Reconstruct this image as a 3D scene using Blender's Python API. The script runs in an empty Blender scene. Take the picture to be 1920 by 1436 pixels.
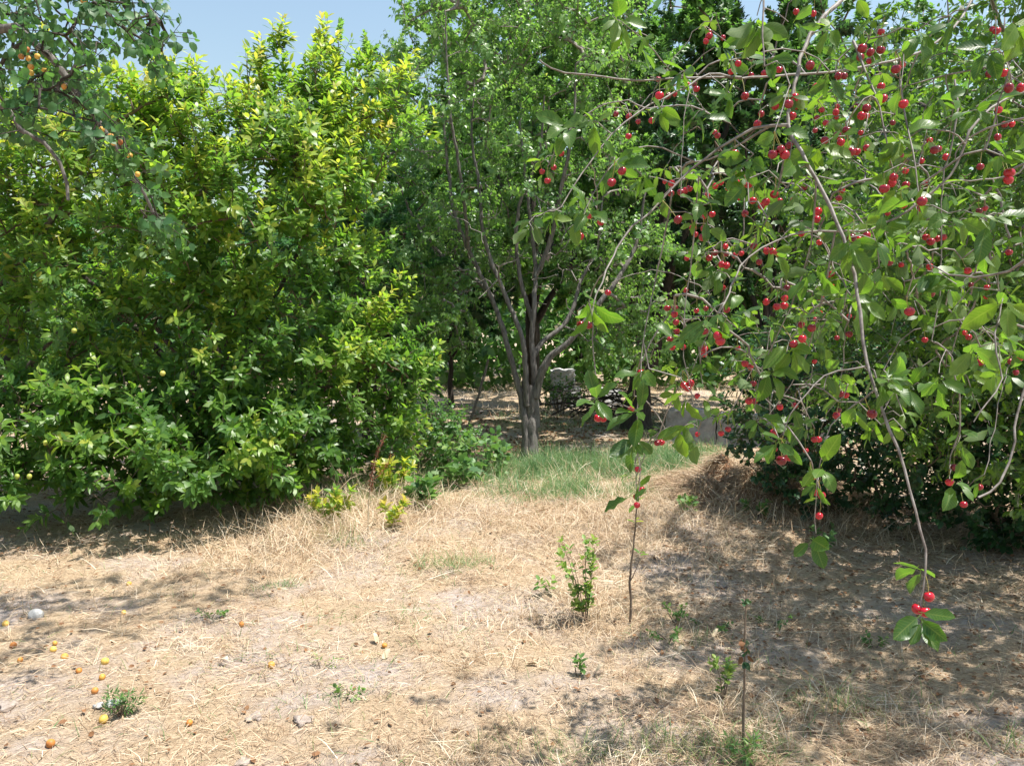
import bpy, math, random
import numpy as np
from mathutils import Matrix, Vector

rng = np.random.default_rng(11)
random.seed(5)
R = math.radians
scene = bpy.context.scene
COL = scene.collection

# ------------------------------------------------------------------ camera, sky, sun, exposure
F = 1478.0                     # focal length in photograph pixels (1920 wide)
PITCH = math.atan(118.0 / F)   # horizon lies at row 600 of 1436
CAMZ = 1.5
cam_d = bpy.data.cameras.new("camera")
cam_d.sensor_width = 36.0
cam_d.lens = 36.0 * F / 1920.0
cam_d.clip_start = 0.05
cam_d.clip_end = 2000.0
cam = bpy.data.objects.new("camera", cam_d)
cam.location = (0, 0, CAMZ)
cam.rotation_euler = (math.pi / 2 - PITCH, 0, 0)
COL.objects.link(cam)
scene.camera = cam

SUN_EL, SUN_AZ = R(69), R(104)
world = bpy.data.worlds.new("World")
scene.world = world
world.use_nodes = True
wn = world.node_tree.nodes
wl = world.node_tree.links
wn.clear()
sky = wn.new("ShaderNodeTexSky")
sky.sky_type = 'NISHITA'
sky.sun_disc = False
sky.sun_elevation = SUN_EL
sky.sun_rotation = SUN_AZ
sky.altitude = 300
sky.air_density = 1.8
sky.dust_density = 2.0
sky.ozone_density = 1.6
bg = wn.new("ShaderNodeBackground")
bg.inputs["Strength"].default_value = 0.1
wo = wn.new("ShaderNodeOutputWorld")
wl.new(sky.outputs[0], bg.inputs[0])
wl.new(bg.outputs[0], wo.inputs[0])

sun_d = bpy.data.lights.new("sun", 'SUN')
sun_d.energy = 5.0
sun_d.angle = R(0.55)
sun_d.color = (1.0, 0.955, 0.87)
sun = bpy.data.objects.new("sun", sun_d)
sdir = Vector((math.sin(SUN_AZ) * math.cos(SUN_EL), math.cos(SUN_AZ) * math.cos(SUN_EL), math.sin(SUN_EL)))
sun.rotation_euler = sdir.to_track_quat('Z', 'Y').to_euler()
sun.location = (0, 0, 30)
COL.objects.link(sun)

scene.view_settings.view_transform = 'Standard'
scene.view_settings.look = 'None'
scene.view_settings.gamma = 1.0
scene.view_settings.exposure = 0.9
scene.render.engine = 'CYCLES'
cy = scene.cycles
cy.max_bounces = 7
cy.diffuse_bounces = 4
cy.glossy_bounces = 2
cy.transmission_bounces = 5
cy.caustics_reflective = False
cy.caustics_refractive = False
cy.sample_clamp_indirect = 6.0
cy.use_denoising = True

# ------------------------------------------------------------------ helpers
UP = np.array([0., 0., 1.])
CP, SP = math.cos(PITCH), math.sin(PITCH)


def ray(px, py):
    a, b = (px - 960) / F, (718 - py) / F
    return np.array([a, b * SP + CP, b * CP - SP])


def P(px, py, Y):
    d = ray(px, py)
    return np.array([0, 0, CAMZ]) + d * (Y / d[1])


def nrm(v):
    v = np.asarray(v, float)
    return v / np.maximum(np.linalg.norm(v, axis=-1, keepdims=True), 1e-9)


_wv = np.random.default_rng(3)
_WD = _wv.uniform(0, 2 * math.pi, 24)
_WP = _wv.uniform(0, 2 * math.pi, 24)


def wave(x, y, s, k=0):
    """smooth noise about -1..1 with feature size s"""
    o = 0
    for i in range(6):
        j = (i + k * 5) % 24
        q = 2 * math.pi / s * (0.6 + 0.17 * i)
        o = o + np.sin((x * math.cos(_WD[j]) + y * math.sin(_WD[j])) * q + _WP[j] + 1.3 * k)
    return o / 3.2


def bump2(x, y, cx, cy_, rx, ry):
    return np.exp(-(((x - cx) / rx) ** 2 + ((y - cy_) / ry) ** 2))


def height(x, y):
    x = np.asarray(x, float)
    y = np.asarray(y, float)
    h = 0.035 * wave(x, y, 2.6, 0) + 0.018 * wave(x, y, 0.9, 1) + 0.007 * wave(x, y, 0.33, 2)
    h = h + 0.10 * bump2(x, y, 0.75, 5.5, 1.0, 0.9)
    h = h + 0.16 * bump2(x, y, 2.2, 6.9, 0.8, 0.6)
    h = h + 0.05 * bump2(x, y, 0.3, 4.2, 0.4, 0.3)
    return h


def G(px, py):
    """ground point seen at a pixel of the photograph"""
    d = ray(px, py)
    z = 0.0
    for _ in range(6):
        t = (CAMZ - z) / -d[2]
        p = np.array([0, 0, CAMZ]) + d * t
        z = float(height(p[0], p[1]))
    p[2] = z
    return p


def new_mesh(name, verts, faces, data=None, smooth=True):
    verts = np.ascontiguousarray(verts, np.float32)
    faces = np.ascontiguousarray(faces, np.int32)
    me = bpy.data.meshes.new(name)
    k = faces.shape[1]
    me.vertices.add(len(verts))
    me.vertices.foreach_set("co", verts.ravel())
    me.loops.add(faces.size)
    me.loops.foreach_set("vertex_index", faces.ravel())
    me.polygons.add(len(faces))
    me.polygons.foreach_set("loop_start", np.arange(0, faces.size, k, dtype=np.int32))
    if data is not None:
        at = me.attributes.new("leafdata", 'FLOAT_VECTOR', 'POINT')
        at.data.foreach_set("vector", np.ascontiguousarray(data, np.float32).ravel())
    me.update(calc_edges=True)
    if smooth:
        me.polygons.foreach_set("use_smooth", np.ones(len(faces), dtype=bool))
    return me


def obj(name, me, mat=None, parent=None, pos=None):
    o = bpy.data.objects.new(name, me)
    COL.objects.link(o)
    if mat is not None and me is not None and not me.materials:
        me.materials.append(mat)
    if parent is not None:
        o.parent = parent
        if "base" in parent:
            o.matrix_parent_inverse = Matrix.Translation(-Vector(parent["base"]))
    if pos is not None:
        o.location = pos
    return o


def thing(name, label, cat, base, group=None):
    o = bpy.data.objects.new(name, None)
    o.empty_display_size = 0.1
    COL.objects.link(o)
    base = [float(c) for c in base]
    o.location = base
    o["base"] = base
    return tag(o, label, cat, group)


def tag(o, label, cat, group=None, kind=None):
    o["label"] = label
    o["category"] = cat
    if group:
        o["group"] = group
    if kind:
        o["kind"] = kind
    return o


# ------------------------------------------------------------------ materials
def nodes_of(name):
    m = bpy.data.materials.new(name)
    m.use_nodes = True
    nt = m.node_tree
    nt.nodes.clear()
    out = nt.nodes.new("ShaderNodeOutputMaterial")
    return m, nt, out


def ramp(nt, cols):
    r = nt.nodes.new("ShaderNodeValToRGB")
    e = r.color_ramp.elements
    while len(e) < len(cols):
        e.new(0.5)
    for i, (p, c) in enumerate(cols):
        e[i].position = p
        e[i].color = (*c, 1)
    return r


def math_node(nt, op, a, b=None):
    n = nt.nodes.new("ShaderNodeMath")
    n.operation = op
    for i, v in enumerate((a, b)):
        if v is None:
            continue
        if isinstance(v, (int, float)):
            n.inputs[i].default_value = v
        else:
            nt.links.new(v, n.inputs[i])
    return n.outputs[0]


def mixc(nt, fac, a, b, blend='MIX'):
    n = nt.nodes.new("ShaderNodeMix")
    n.data_type = 'RGBA'
    n.blend_type = blend
    for sock, v in ((n.inputs[0], fac), (n.inputs[6], a), (n.inputs[7], b)):
        if isinstance(v, (int, float)):
            sock.default_value = v
        elif isinstance(v, tuple):
            sock.default_value = (*v, 1)
        else:
            nt.links.new(v, sock)
    return n.outputs[2]


def leaf_mat(name, cols, trans, under=(0.16, 0.22, 0.13), tfac=0.42, rough=0.42, veins=0.0, spec=0.5):
    """cols: ramp over the leaf's own age tint; trans multiplies the colour of light passing through"""
    m, nt, out = nodes_of(name)
    L = nt.links
    at = nt.nodes.new("ShaderNodeAttribute")
    at.attribute_name = "leafdata"
    sp = nt.nodes.new("ShaderNodeSeparateXYZ")
    L.new(at.outputs["Vector"], sp.inputs[0])
    rp = ramp(nt, cols)
    L.new(sp.outputs[0], rp.inputs[0])
    col = rp.outputs[0]
    tc = nt.nodes.new("ShaderNodeTexCoord")
    nz = nt.nodes.new("ShaderNodeTexNoise")
    nz.inputs["Scale"].default_value = 60
    nz.inputs["Detail"].default_value = 2
    L.new(tc.outputs["Object"], nz.inputs["Vector"])
    nf = nt.nodes.new("ShaderNodeMapRange")
    L.new(nz.outputs[0], nf.inputs[0])
    nf.inputs[3].default_value = 0.8
    nf.inputs[4].default_value = 1.2
    col = mixc(nt, 1.0, col, nf.outputs[0], 'MULTIPLY')
    bumpn = None
    if veins > 0:
        au = math_node(nt, 'ABSOLUTE', sp.outputs[1])
        w = math_node(nt, 'SUBTRACT', math_node(nt, 'MULTIPLY', sp.outputs[2], 58.0), math_node(nt, 'MULTIPLY', au, 15.0))
        w = math_node(nt, 'SINE', w)
        lat = math_node(nt, 'POWER', math_node(nt, 'MULTIPLY_ADD', w, 0.5), 6.0)
        lat.node.inputs[0].links[0].from_node.inputs[2].default_value = 0.5
        mid = math_node(nt, 'LESS_THAN', au, 0.07)
        v = math_node(nt, 'MAXIMUM', math_node(nt, 'MULTIPLY', lat, 0.55), mid)
        lighter = mixc(nt, 0.5, col, (0.30, 0.36, 0.14))
        col = mixc(nt, math_node(nt, 'MULTIPLY', v, veins), col, lighter)
        b = nt.nodes.new("ShaderNodeBump")
        b.inputs["Strength"].default_value = 0.25
        b.inputs["Distance"].default_value = 0.001
        b.invert = True
        L.new(v, b.inputs["Height"])
        bumpn = b.outputs[0]
    geo = nt.nodes.new("ShaderNodeNewGeometry")
    topcol = col
    undercol = mixc(nt, 0.55, col, under)
    bc = mixc(nt, geo.outputs["Backfacing"], topcol, undercol)
    pr = nt.nodes.new("ShaderNodeBsdfPrincipled")
    L.new(bc, pr.inputs["Base Color"])
    rr = nt.nodes.new("ShaderNodeMapRange")
    L.new(geo.outputs["Backfacing"], rr.inputs[0])
    rr.inputs[3].default_value = rough
    rr.inputs[4].default_value = 0.75
    L.new(rr.outputs[0], pr.inputs["Roughness"])
    pr.inputs["Specular IOR Level"].default_value = spec
    tr = nt.nodes.new("ShaderNodeBsdfTranslucent")
    tcn = mixc(nt, 1.0, col, trans, 'MULTIPLY')
    L.new(tcn, tr.inputs[0])
    if bumpn:
        L.new(bumpn, pr.inputs["Normal"])
    ms = nt.nodes.new("ShaderNodeMixShader")
    ms.inputs[0].default_value = tfac
    L.new(pr.outputs[0], ms.inputs[1])
    L.new(tr.outputs[0], ms.inputs[2])
    L.new(ms.outputs[0], out.inputs[0])
    return m


def blade_mat(name, cols, tfac=0.25, rough=0.6):
    m, nt, out = nodes_of(name)
    L = nt.links
    at = nt.nodes.new("ShaderNodeAttribute")
    at.attribute_name = "leafdata"
    sp = nt.nodes.new("ShaderNodeSeparateXYZ")
    L.new(at.outputs["Vector"], sp.inputs[0])
    rp = ramp(nt, cols)
    L.new(sp.outputs[0], rp.inputs[0])
    pr = nt.nodes.new("ShaderNodeBsdfPrincipled")
    L.new(rp.outputs[0], pr.inputs["Base Color"])
    pr.inputs["Roughness"].default_value = rough
    pr.inputs["Specular IOR Level"].default_value = 0.35
    tr = nt.nodes.new("ShaderNodeBsdfTranslucent")
    L.new(rp.outputs[0], tr.inputs[0])
    ms = nt.nodes.new("ShaderNodeMixShader")
    ms.inputs[0].default_value = tfac
    L.new(pr.outputs[0], ms.inputs[1])
    L.new(tr.outputs[0], ms.inputs[2])
    L.new(ms.outputs[0], out.inputs[0])
    return m


def rough_mat(name, cols, scale=20, stretch=(1, 1, 1), rough=0.85, bump=0.6, dist=0.01, detail=6, spec=0.3):
    m, nt, out = nodes_of(name)
    L = nt.links
    tc = nt.nodes.new("ShaderNodeTexCoord")
    mp = nt.nodes.new("ShaderNodeMapping")
    mp.inputs["Scale"].default_value = stretch
    L.new(tc.outputs["Object"], mp.inputs[0])
    nz = nt.nodes.new("ShaderNodeTexNoise")
    nz.inputs["Scale"].default_value = scale
    nz.inputs["Detail"].default_value = detail
    nz.inputs["Roughness"].default_value = 0.65
    L.new(mp.outputs[0], nz.inputs["Vector"])
    rp = ramp(nt, cols)
    L.new(nz.outputs[0], rp.inputs[0])
    pr = nt.nodes.new("ShaderNodeBsdfPrincipled")
    L.new(rp.outputs[0], pr.inputs["Base Color"])
    pr.inputs["Roughness"].default_value = rough
    pr.inputs["Specular IOR Level"].default_value = spec
    b = nt.nodes.new("ShaderNodeBump")
    b.inputs["Strength"].default_value = bump
    b.inputs["Distance"].default_value = dist
    L.new(nz.outputs[0], b.inputs["Height"])
    L.new(b.outputs[0], pr.inputs["Normal"])
    L.new(pr.outputs[0], out.inputs[0])
    return m


M = {}
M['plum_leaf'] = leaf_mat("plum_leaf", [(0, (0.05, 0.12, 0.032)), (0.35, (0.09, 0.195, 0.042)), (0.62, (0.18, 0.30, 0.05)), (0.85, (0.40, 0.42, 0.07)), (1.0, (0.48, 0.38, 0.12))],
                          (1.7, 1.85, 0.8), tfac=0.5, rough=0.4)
M['cherry_leaf'] = leaf_mat("cherry_leaf", [(0, (0.03, 0.078, 0.022)), (0.5, (0.06, 0.135, 0.026)), (0.85, (0.11, 0.19, 0.028)), (1.0, (0.26, 0.26, 0.035))],
                            (2.6, 2.6, 0.7), under=(0.17, 0.22, 0.12), tfac=0.48, rough=0.38, veins=0.4, spec=0.5)
M['apricot_leaf'] = leaf_mat("apricot_leaf", [(0, (0.04, 0.105, 0.045)), (0.5, (0.07, 0.165, 0.06)), (1.0, (0.13, 0.24, 0.06))],
                             (1.6, 1.75, 0.75), under=(0.15, 0.21, 0.12), tfac=0.42, rough=0.48, spec=0.4)
M['centre_leaf'] = leaf_mat("centre_tree_leaf", [(0, (0.08, 0.165, 0.055)), (0.5, (0.145, 0.265, 0.085)), (0.85, (0.21, 0.34, 0.10)), (1.0, (0.36, 0.40, 0.12))],
                            (1.75, 1.9, 0.85), under=(0.21, 0.29, 0.15), tfac=0.5, rough=0.36, spec=0.6)
M['teal_leaf'] = leaf_mat("blue_green_leaf", [(0, (0.05, 0.13, 0.058)), (0.6, (0.095, 0.22, 0.085)), (1.0, (0.15, 0.28, 0.09))],
                          (1.6, 1.8, 0.9), tfac=0.46, rough=0.4)
M['far_leaf'] = leaf_mat("far_leaf", [(0, (0.06, 0.135, 0.045)), (0.6, (0.11, 0.225, 0.07)), (1.0, (0.175, 0.30, 0.085))],
                         (1.7, 1.85, 0.8), tfac=0.46, rough=0.42)
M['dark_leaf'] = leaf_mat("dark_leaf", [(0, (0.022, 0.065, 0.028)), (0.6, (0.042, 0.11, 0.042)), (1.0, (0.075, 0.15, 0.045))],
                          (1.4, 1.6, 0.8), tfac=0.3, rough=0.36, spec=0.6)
M['weed_leaf'] = leaf_mat("weed_leaf", [(0, (0.07, 0.15, 0.065)), (0.5, (0.13, 0.25, 0.075)), (1.0, (0.28, 0.36, 0.08))],
                          (1.4, 1.6, 0.8), tfac=0.38, rough=0.5)
M['straw'] = blade_mat("straw", [(0, (0.13, 0.075, 0.05)), (0.22, (0.32, 0.205, 0.13)), (0.5, (0.50, 0.37, 0.24)), (0.78, (0.63, 0.505, 0.355)), (1.0, (0.74, 0.655, 0.52))], 0.2, 0.55)
M['green_grass'] = blade_mat("green_grass", [(0, (0.09, 0.19, 0.075)), (0.5, (0.16, 0.29, 0.11)), (0.85, (0.29, 0.36, 0.14)), (1.0, (0.54, 0.46, 0.25))], 0.45, 0.42)
M['bark'] = rough_mat("bark", [(0.3, (0.055, 0.049, 0.044)), (0.55, (0.165, 0.15, 0.138)), (0.8, (0.30, 0.28, 0.26))], 14, (3, 3, 0.6), 0.9, 0.9, 0.02)
M['dark_bark'] = rough_mat("dark_bark", [(0.3, (0.025, 0.02, 0.017)), (0.6, (0.07, 0.058, 0.048)), (0.85, (0.13, 0.11, 0.095))], 14, (3, 3, 0.6), 0.9, 0.9, 0.02)
M['cherry_bark'] = rough_mat("cherry_bark", [(0.3, (0.08, 0.062, 0.052)), (0.5, (0.19, 0.165, 0.148)), (0.75, (0.34, 0.315, 0.29))], 40, (1, 1, 1), 0.6, 0.35, 0.003, spec=0.45)
M['twig'] = rough_mat("twig", [(0.3, (0.09, 0.065, 0.05)), (0.7, (0.21, 0.165, 0.125))], 25, (1, 1, 1), 0.8, 0.3, 0.004)


def fruit_mat(name, cols, rough, coat, scale=25, sss=0.0):
    m, nt, out = nodes_of(name)
    L = nt.links
    tc = nt.nodes.new("ShaderNodeTexCoord")
    oi = nt.nodes.new("ShaderNodeObjectInfo")
    nz = nt.nodes.new("ShaderNodeTexNoise")
    nz.noise_dimensions = '4D'
    nz.inputs["Scale"].default_value = scale
    nz.inputs["Detail"].default_value = 2
    L.new(tc.outputs["Object"], nz.inputs["Vector"])
    L.new(math_node(nt, 'MULTIPLY', oi.outputs["Random"], 40.0), nz.inputs["W"])
    f = math_node(nt, 'ADD', math_node(nt, 'MULTIPLY', nz.outputs[0], 0.5), math_node(nt, 'MULTIPLY', oi.outputs["Random"], 0.5))
    rp = ramp(nt, cols)
    L.new(f, rp.inputs[0])
    pr = nt.nodes.new("ShaderNodeBsdfPrincipled")
    L.new(rp.outputs[0], pr.inputs["Base Color"])
    pr.inputs["Roughness"].default_value = rough
    pr.inputs["Coat Weight"].default_value = coat
    pr.inputs["Coat Roughness"].default_value = 0.08
    pr.inputs["Specular IOR Level"].default_value = 0.42
    if sss:
        pr.inputs["Subsurface Weight"].default_value = sss
        pr.inputs["Subsurface Radius"].default_value = (0.006, 0.001, 0.001)
        pr.inputs["Subsurface Scale"].default_value = 1.0
    L.new(pr.outputs[0], out.inputs[0])
    return m


M['cherry'] = fruit_mat("cherry_skin", [(0.2, (0.10, 0.0015, 0.008)), (0.45, (0.28, 0.003, 0.016)), (0.75, (0.46, 0.006, 0.020)), (0.97, (0.60, 0.04, 0.02))], 0.22, 0.35)
M['apricot'] = fruit_mat("apricot_skin", [(0.22, (0.30, 0.10, 0.03)), (0.38, (0.52, 0.22, 0.045)), (0.55, (0.60, 0.36, 0.07)), (0.85, (0.64, 0.48, 0.11))], 0.55, 0.0)
M['plum'] = fruit_mat("green_plum_skin", [(0.2, (0.30, 0.36, 0.06)), (0.8, (0.48, 0.46, 0.10))], 0.45, 0.1)
M['stalk'] = fruit_mat("fruit_stalk", [(0.2, (0.16, 0.22, 0.05)), (0.8, (0.32, 0.24, 0.08))], 0.55, 0.0)
M['stone'] = rough_mat("grey_stone", [(0.3, (0.22, 0.22, 0.22)), (0.6, (0.42, 0.42, 0.41)), (0.8, (0.58, 0.57, 0.55))], 45, (1, 1, 1), 0.9, 0.9, 0.01)
M['clod'] = rough_mat("soil_clod", [(0.3, (0.20, 0.16, 0.13)), (0.6, (0.36, 0.30, 0.26)), (0.85, (0.48, 0.42, 0.37))], 40, (1, 1, 1), 0.95, 0.9, 0.01)
M['dry_leaf'] = rough_mat("dry_leaf", [(0.3, (0.30, 0.22, 0.14)), (0.6, (0.50, 0.42, 0.30)), (0.85, (0.62, 0.56, 0.45))], 30, (1, 1, 1), 0.7, 0.3, 0.004)
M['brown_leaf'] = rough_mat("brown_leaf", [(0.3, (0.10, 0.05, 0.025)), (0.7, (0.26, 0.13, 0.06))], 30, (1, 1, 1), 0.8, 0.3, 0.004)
M['dock'] = rough_mat("dock_seed", [(0.3, (0.15, 0.045, 0.03)), (0.7, (0.32, 0.11, 0.065))], 60, (1, 1, 1), 0.8, 0.3, 0.004)
M['concrete'] = rough_mat("weathered_concrete", [(0.25, (0.16, 0.16, 0.165)), (0.55, (0.30, 0.305, 0.315)), (0.8, (0.42, 0.42, 0.42))], 9, (1, 1, 1), 0.9, 0.7, 0.02)
M['limestone'] = rough_mat("pale_stone", [(0.25, (0.30, 0.30, 0.30)), (0.55, (0.50, 0.50, 0.50)), (0.8, (0.66, 0.65, 0.63))], 8, (1, 1, 1), 0.9, 0.8, 0.03)


def ground_mat():
    m, nt, out = nodes_of("ground_soil")
    L = nt.links
    tc = nt.nodes.new("ShaderNodeTexCoord")

    def noise(scale, detail=5, rough=0.6, stretch=None):
        n = nt.nodes.new("ShaderNodeTexNoise")
        n.inputs["Scale"].default_value = scale
        n.inputs["Detail"].default_value = detail
        n.inputs["Roughness"].default_value = rough
        if stretch:
            mp = nt.nodes.new("ShaderNodeMapping")
            mp.inputs["Scale"].default_value = stretch
            L.new(tc.outputs["Object"], mp.inputs[0])
            L.new(mp.outputs[0], n.inputs["Vector"])
        else:
            L.new(tc.outputs["Object"], n.inputs["Vector"])
        return n.outputs[0]
    soil = ramp(nt, [(0.3, (0.24, 0.19, 0.16)), (0.5, (0.42, 0.35, 0.31)), (0.7, (0.56, 0.49, 0.45))])
    L.new(noise(30, 8, 0.7), soil.inputs[0])
    thatch = ramp(nt, [(0.3, (0.22, 0.145, 0.095)), (0.5, (0.43, 0.32, 0.21)), (0.68, (0.62, 0.50, 0.35))])
    L.new(noise(55, 6, 0.75, (1, 2.2, 1)), thatch.inputs[0])
    msk = ramp(nt, [(0.36, (0, 0, 0)), (0.54, (1, 1, 1))])
    L.new(noise(1.4, 4, 0.6), msk.inputs[0])
    c = mixc(nt, msk.outputs[0], soil.outputs[0], thatch.outputs[0])
    pr = nt.nodes.new("ShaderNodeBsdfPrincipled")
    L.new(c, pr.inputs["Base Color"])
    pr.inputs["Roughness"].default_value = 0.95
    pr.inputs["Specular IOR Level"].default_value = 0.2
    b = nt.nodes.new("ShaderNodeBump")
    b.inputs["Strength"].default_value = 0.9
    b.inputs["Distance"].default_value = 0.02
    L.new(noise(70, 6, 0.75), b.inputs["Height"])
    L.new(b.outputs[0], pr.inputs["Normal"])
    L.new(pr.outputs[0], out.inputs[0])
    return m


M['ground'] = ground_mat()


# ------------------------------------------------------------------ geometry builders
def tubes(chains, sides=5):
    """chains: list of (points (n,3), radii (n)) -> verts, quad faces"""
    ps, ts, rs, fs = [], [], [], []
    o = 0
    for p, r in chains:
        n = len(p)
        ps.append(p)
        ts.append(np.gradient(p, axis=0))
        rs.append(np.broadcast_to(r, (n,)))
        i = np.arange(n - 1)[:, None] * sides
        k = np.arange(sides)[None, :]
        k2 = (k + 1) % sides
        fs.append(np.stack([i + k, i + k2, i + sides + k2, i + sides + k], -1).reshape(-1, 4) + o)
        o += n * sides
    p = np.concatenate(ps)
    t = nrm(np.concatenate(ts))
    r = np.concatenate(rs)
    ref = np.where(np.abs(t[:, 1:2]) > 0.85, np.array([[0.8, 0.1, 0.59]]), np.array([[0.12, 0.985, 0.1]]))
    u = nrm(np.cross(t, ref))
    v = np.cross(t, u)
    a = np.arange(sides) / sides * 2 * math.pi
    ring = p[:, None, :] + r[:, None, None] * (np.cos(a)[None, :, None] * u[:, None, :] + np.sin(a)[None, :, None] * v[:, None, :])
    return ring.reshape(-1, 3), np.concatenate(fs)


def smooth_path(pts, step=0.06, jitter=0.0):
    pts = np.asarray(pts, float)
    q = np.vstack([2 * pts[0] - pts[1], pts, 2 * pts[-1] - pts[-2]])
    out = []
    for i in range(1, len(q) - 2):
        n = max(2, int(np.linalg.norm(q[i + 1] - q[i]) / step))
        t = np.linspace(0, 1, n, endpoint=False)[:, None]
        a, b, c, d = q[i - 1], q[i], q[i + 1], q[i + 2]
        out.append(0.5 * (2 * b + (c - a) * t + (2 * a - 5 * b + 4 * c - d) * t ** 2 + (3 * b - a - 3 * c + d) * t ** 3))
    out.append(pts[-1:])
    p = np.vstack(out)
    if jitter:
        j = rng.normal(0, jitter, p.shape)
        j[0] = 0
        p = p + j
    return p


def leaf_template(kind):
    """unit leaf along +y, normal +z; returns verts, tri faces, (u, v)"""
    if kind == 'cherry':
        vs = [0.0, 0.12, 0.3, 0.5, 0.7, 0.87, 1.0]
        ws = [0.02, 0.13, 0.21, 0.255, 0.25, 0.15, 0.0]
        fold, curl, pet = 0.42, 0.16, 0.22
    elif kind == 'plum':
        vs = [0.0, 0.35, 0.72, 1.0]
        ws = [0.0, 0.19, 0.17, 0.0]
        fold, curl, pet = 0.38, 0.16, 0.0
    elif kind == 'apricot':
        vs = [0.0, 0.1, 0.35, 0.65, 0.88, 1.0]
        ws = [0.05, 0.28, 0.42, 0.36, 0.14, 0.0]
        fold, curl, pet = 0.2, 0.10, 0.42
    elif kind == 'oval':
        vs = [0.0, 0.3, 0.7, 1.0]
        ws = [0.0, 0.28, 0.25, 0.0]
        fold, curl, pet = 0.3, 0.14, 0.0
    elif kind == 'lance':
        vs = [0.0, 0.4, 1.0]
        ws = [0.0, 0.14, 0.0]
        fold, curl, pet = 0.3, 0.2, 0.0
    elif kind == 'lobed':
        vs = [0.0, 0.08, 0.2, 0.38, 0.5, 0.7, 0.85, 1.0]
        ws = [0.06, 0.34, 0.46, 0.33, 0.47, 0.26, 0.24, 0.0]
        fold, curl, pet = 0.15, 0.12, 0.5
    elif kind == 'round':
        vs = [0.0, 0.42, 1.0]
        ws = [0.0, 0.34, 0.0]
        fold, curl, pet = 0.3, 0.2, 0.0
    elif kind == 'apricot_lite':
        vs = [0.0, 0.3, 0.72, 1.0]
        ws = [0.0, 0.40, 0.30, 0.0]
        fold, curl, pet = 0.2, 0.1, 0.0
    elif kind in ('plum_lite', 'cherry_lite'):
        w1, w2 = (.17, .165) if kind == 'plum_lite' else (.2, .21)
        y1, y2 = (.3, .68) if kind == 'plum_lite' else (.32, .74)
        V = np.array([(0, 0, 0), (-w1, y1, .03), (w1, y1, .0), (-w2, y2, -.03), (w2, y2, -.07), (0, 1, -.17)])
        return V, np.array([(0, 2, 1), (1, 2, 4), (1, 4, 3), (3, 4, 5)]), np.array([(0, 0), (-1, y1), (1, y1), (-1, y2), (1, y2), (0, 1)], float)
    elif kind == 'far':
        V = np.array([(0, 0, 0), (-.3, .45, .06), (0, 1, -.08), (.3, .45, .06)])
        return V, np.array([(0, 2, 1), (0, 3, 2)]), np.array([(0, 0), (-1, .45), (0, 1), (1, .45)], float)
    else:  # plain kite
        vs = [0.0, 0.45, 1.0]
        ws = [0.0, 0.3, 0.0]
        fold, curl, pet = 0.25, 0.1, 0.0
    V, U, T = [], [], []
    rows = []
    for v, w in zip(vs, ws):
        z = -curl * v * v
        if w <= 1e-6:
            V.append((0, v, z)); U.append((0, v)); rows.append([len(V) - 1])
        else:
            zz = z + w * fold
            V += [(-w, v, zz), (0, v, z), (w, v, zz)]
            U += [(-1, v), (0, v), (1, v)]
            rows.append([len(V) - 3, len(V) - 2, len(V) - 1])
    for a, b in zip(rows[:-1], rows[1:]):
        if len(a) == 3 and len(b) == 3:
            for k in (0, 1):
                T += [(a[k], a[k + 1], b[k + 1]), (a[k], b[k + 1], b[k])]
        elif len(b) == 1:
            T += [(a[0], a[1], b[0]), (a[1], a[2], b[0])]
        else:
            T += [(a[0], b[1], b[0]), (a[0], b[2], b[1])]
    V = np.array(V, float)
    U = np.array(U, float)
    if pet > 0:
        n = len(V)
        w = 0.012
        pv = np.array([(-w, -pet, 0.05), (w, -pet, 0.05), (-w, 0.02, 0.0), (w, 0.02, 0.0)])
        V = np.vstack([V, pv])
        U = np.vstack([U, [(0, 0)] * 4])
        T += [(n, n + 1, n + 3), (n, n + 3, n + 2)]
        V[:, 1] += pet
    return V, np.array(T), U


TPL = {k: leaf_template(k) for k in ('cherry', 'plum', 'apricot', 'oval', 'lance', 'lobed', 'far', 'round', 'cherry_lite', 'plum_lite', 'apricot_lite')}


class Leaves:
    def __init__(s):
        s.p, s.d, s.n, s.l, s.t = [], [], [], [], []

    def add(s, p, d, n, l, t):
        s.p.append(np.asarray(p, float)); s.d.append(nrm(d)); s.n.append(np.asarray(n, float))
        s.l.append(np.asarray(l, float)); s.t.append(np.asarray(t, float))

    def arrays(s):
        p, d, n, l, t = (np.concatenate(a) for a in (s.p, s.d, s.n, s.l, s.t))
        n = n - (n * d).sum(1, keepdims=True) * d
        bad = np.linalg.norm(n, axis=1) < 1e-3
        n[bad] = np.cross(d[bad], [0.3, 0.7, 0.2])
        n = nrm(n)
        return p, d, n, l, np.clip(t, 0, 1)


def leaf_mesh(name, tpl, p, d, n, l, t, squash=None):
    V, T, U = TPL[tpl]
    x = np.cross(d, n)
    k = len(V)
    wv = np.ones(len(p)) if squash is None else squash
    verts = (p[:, None, :] + l[:, None, None] * (V[None, :, 0:1] * (x * wv[:, None])[:, None, :] + V[None, :, 1:2] * d[:, None, :] + V[None, :, 2:3] * n[:, None, :]))
    faces = (T[None] + (np.arange(len(p)) * k)[:, None, None]).reshape(-1, 3)
    data = np.empty((len(p), k, 3))
    data[:, :, 0] = t[:, None]
    data[:, :, 1] = U[None, :, 0]
    data[:, :, 2] = U[None, :, 1]
    return new_mesh(name, verts.reshape(-1, 3), faces, data.reshape(-1, 3))


_LEAFVAR = {}


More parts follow.
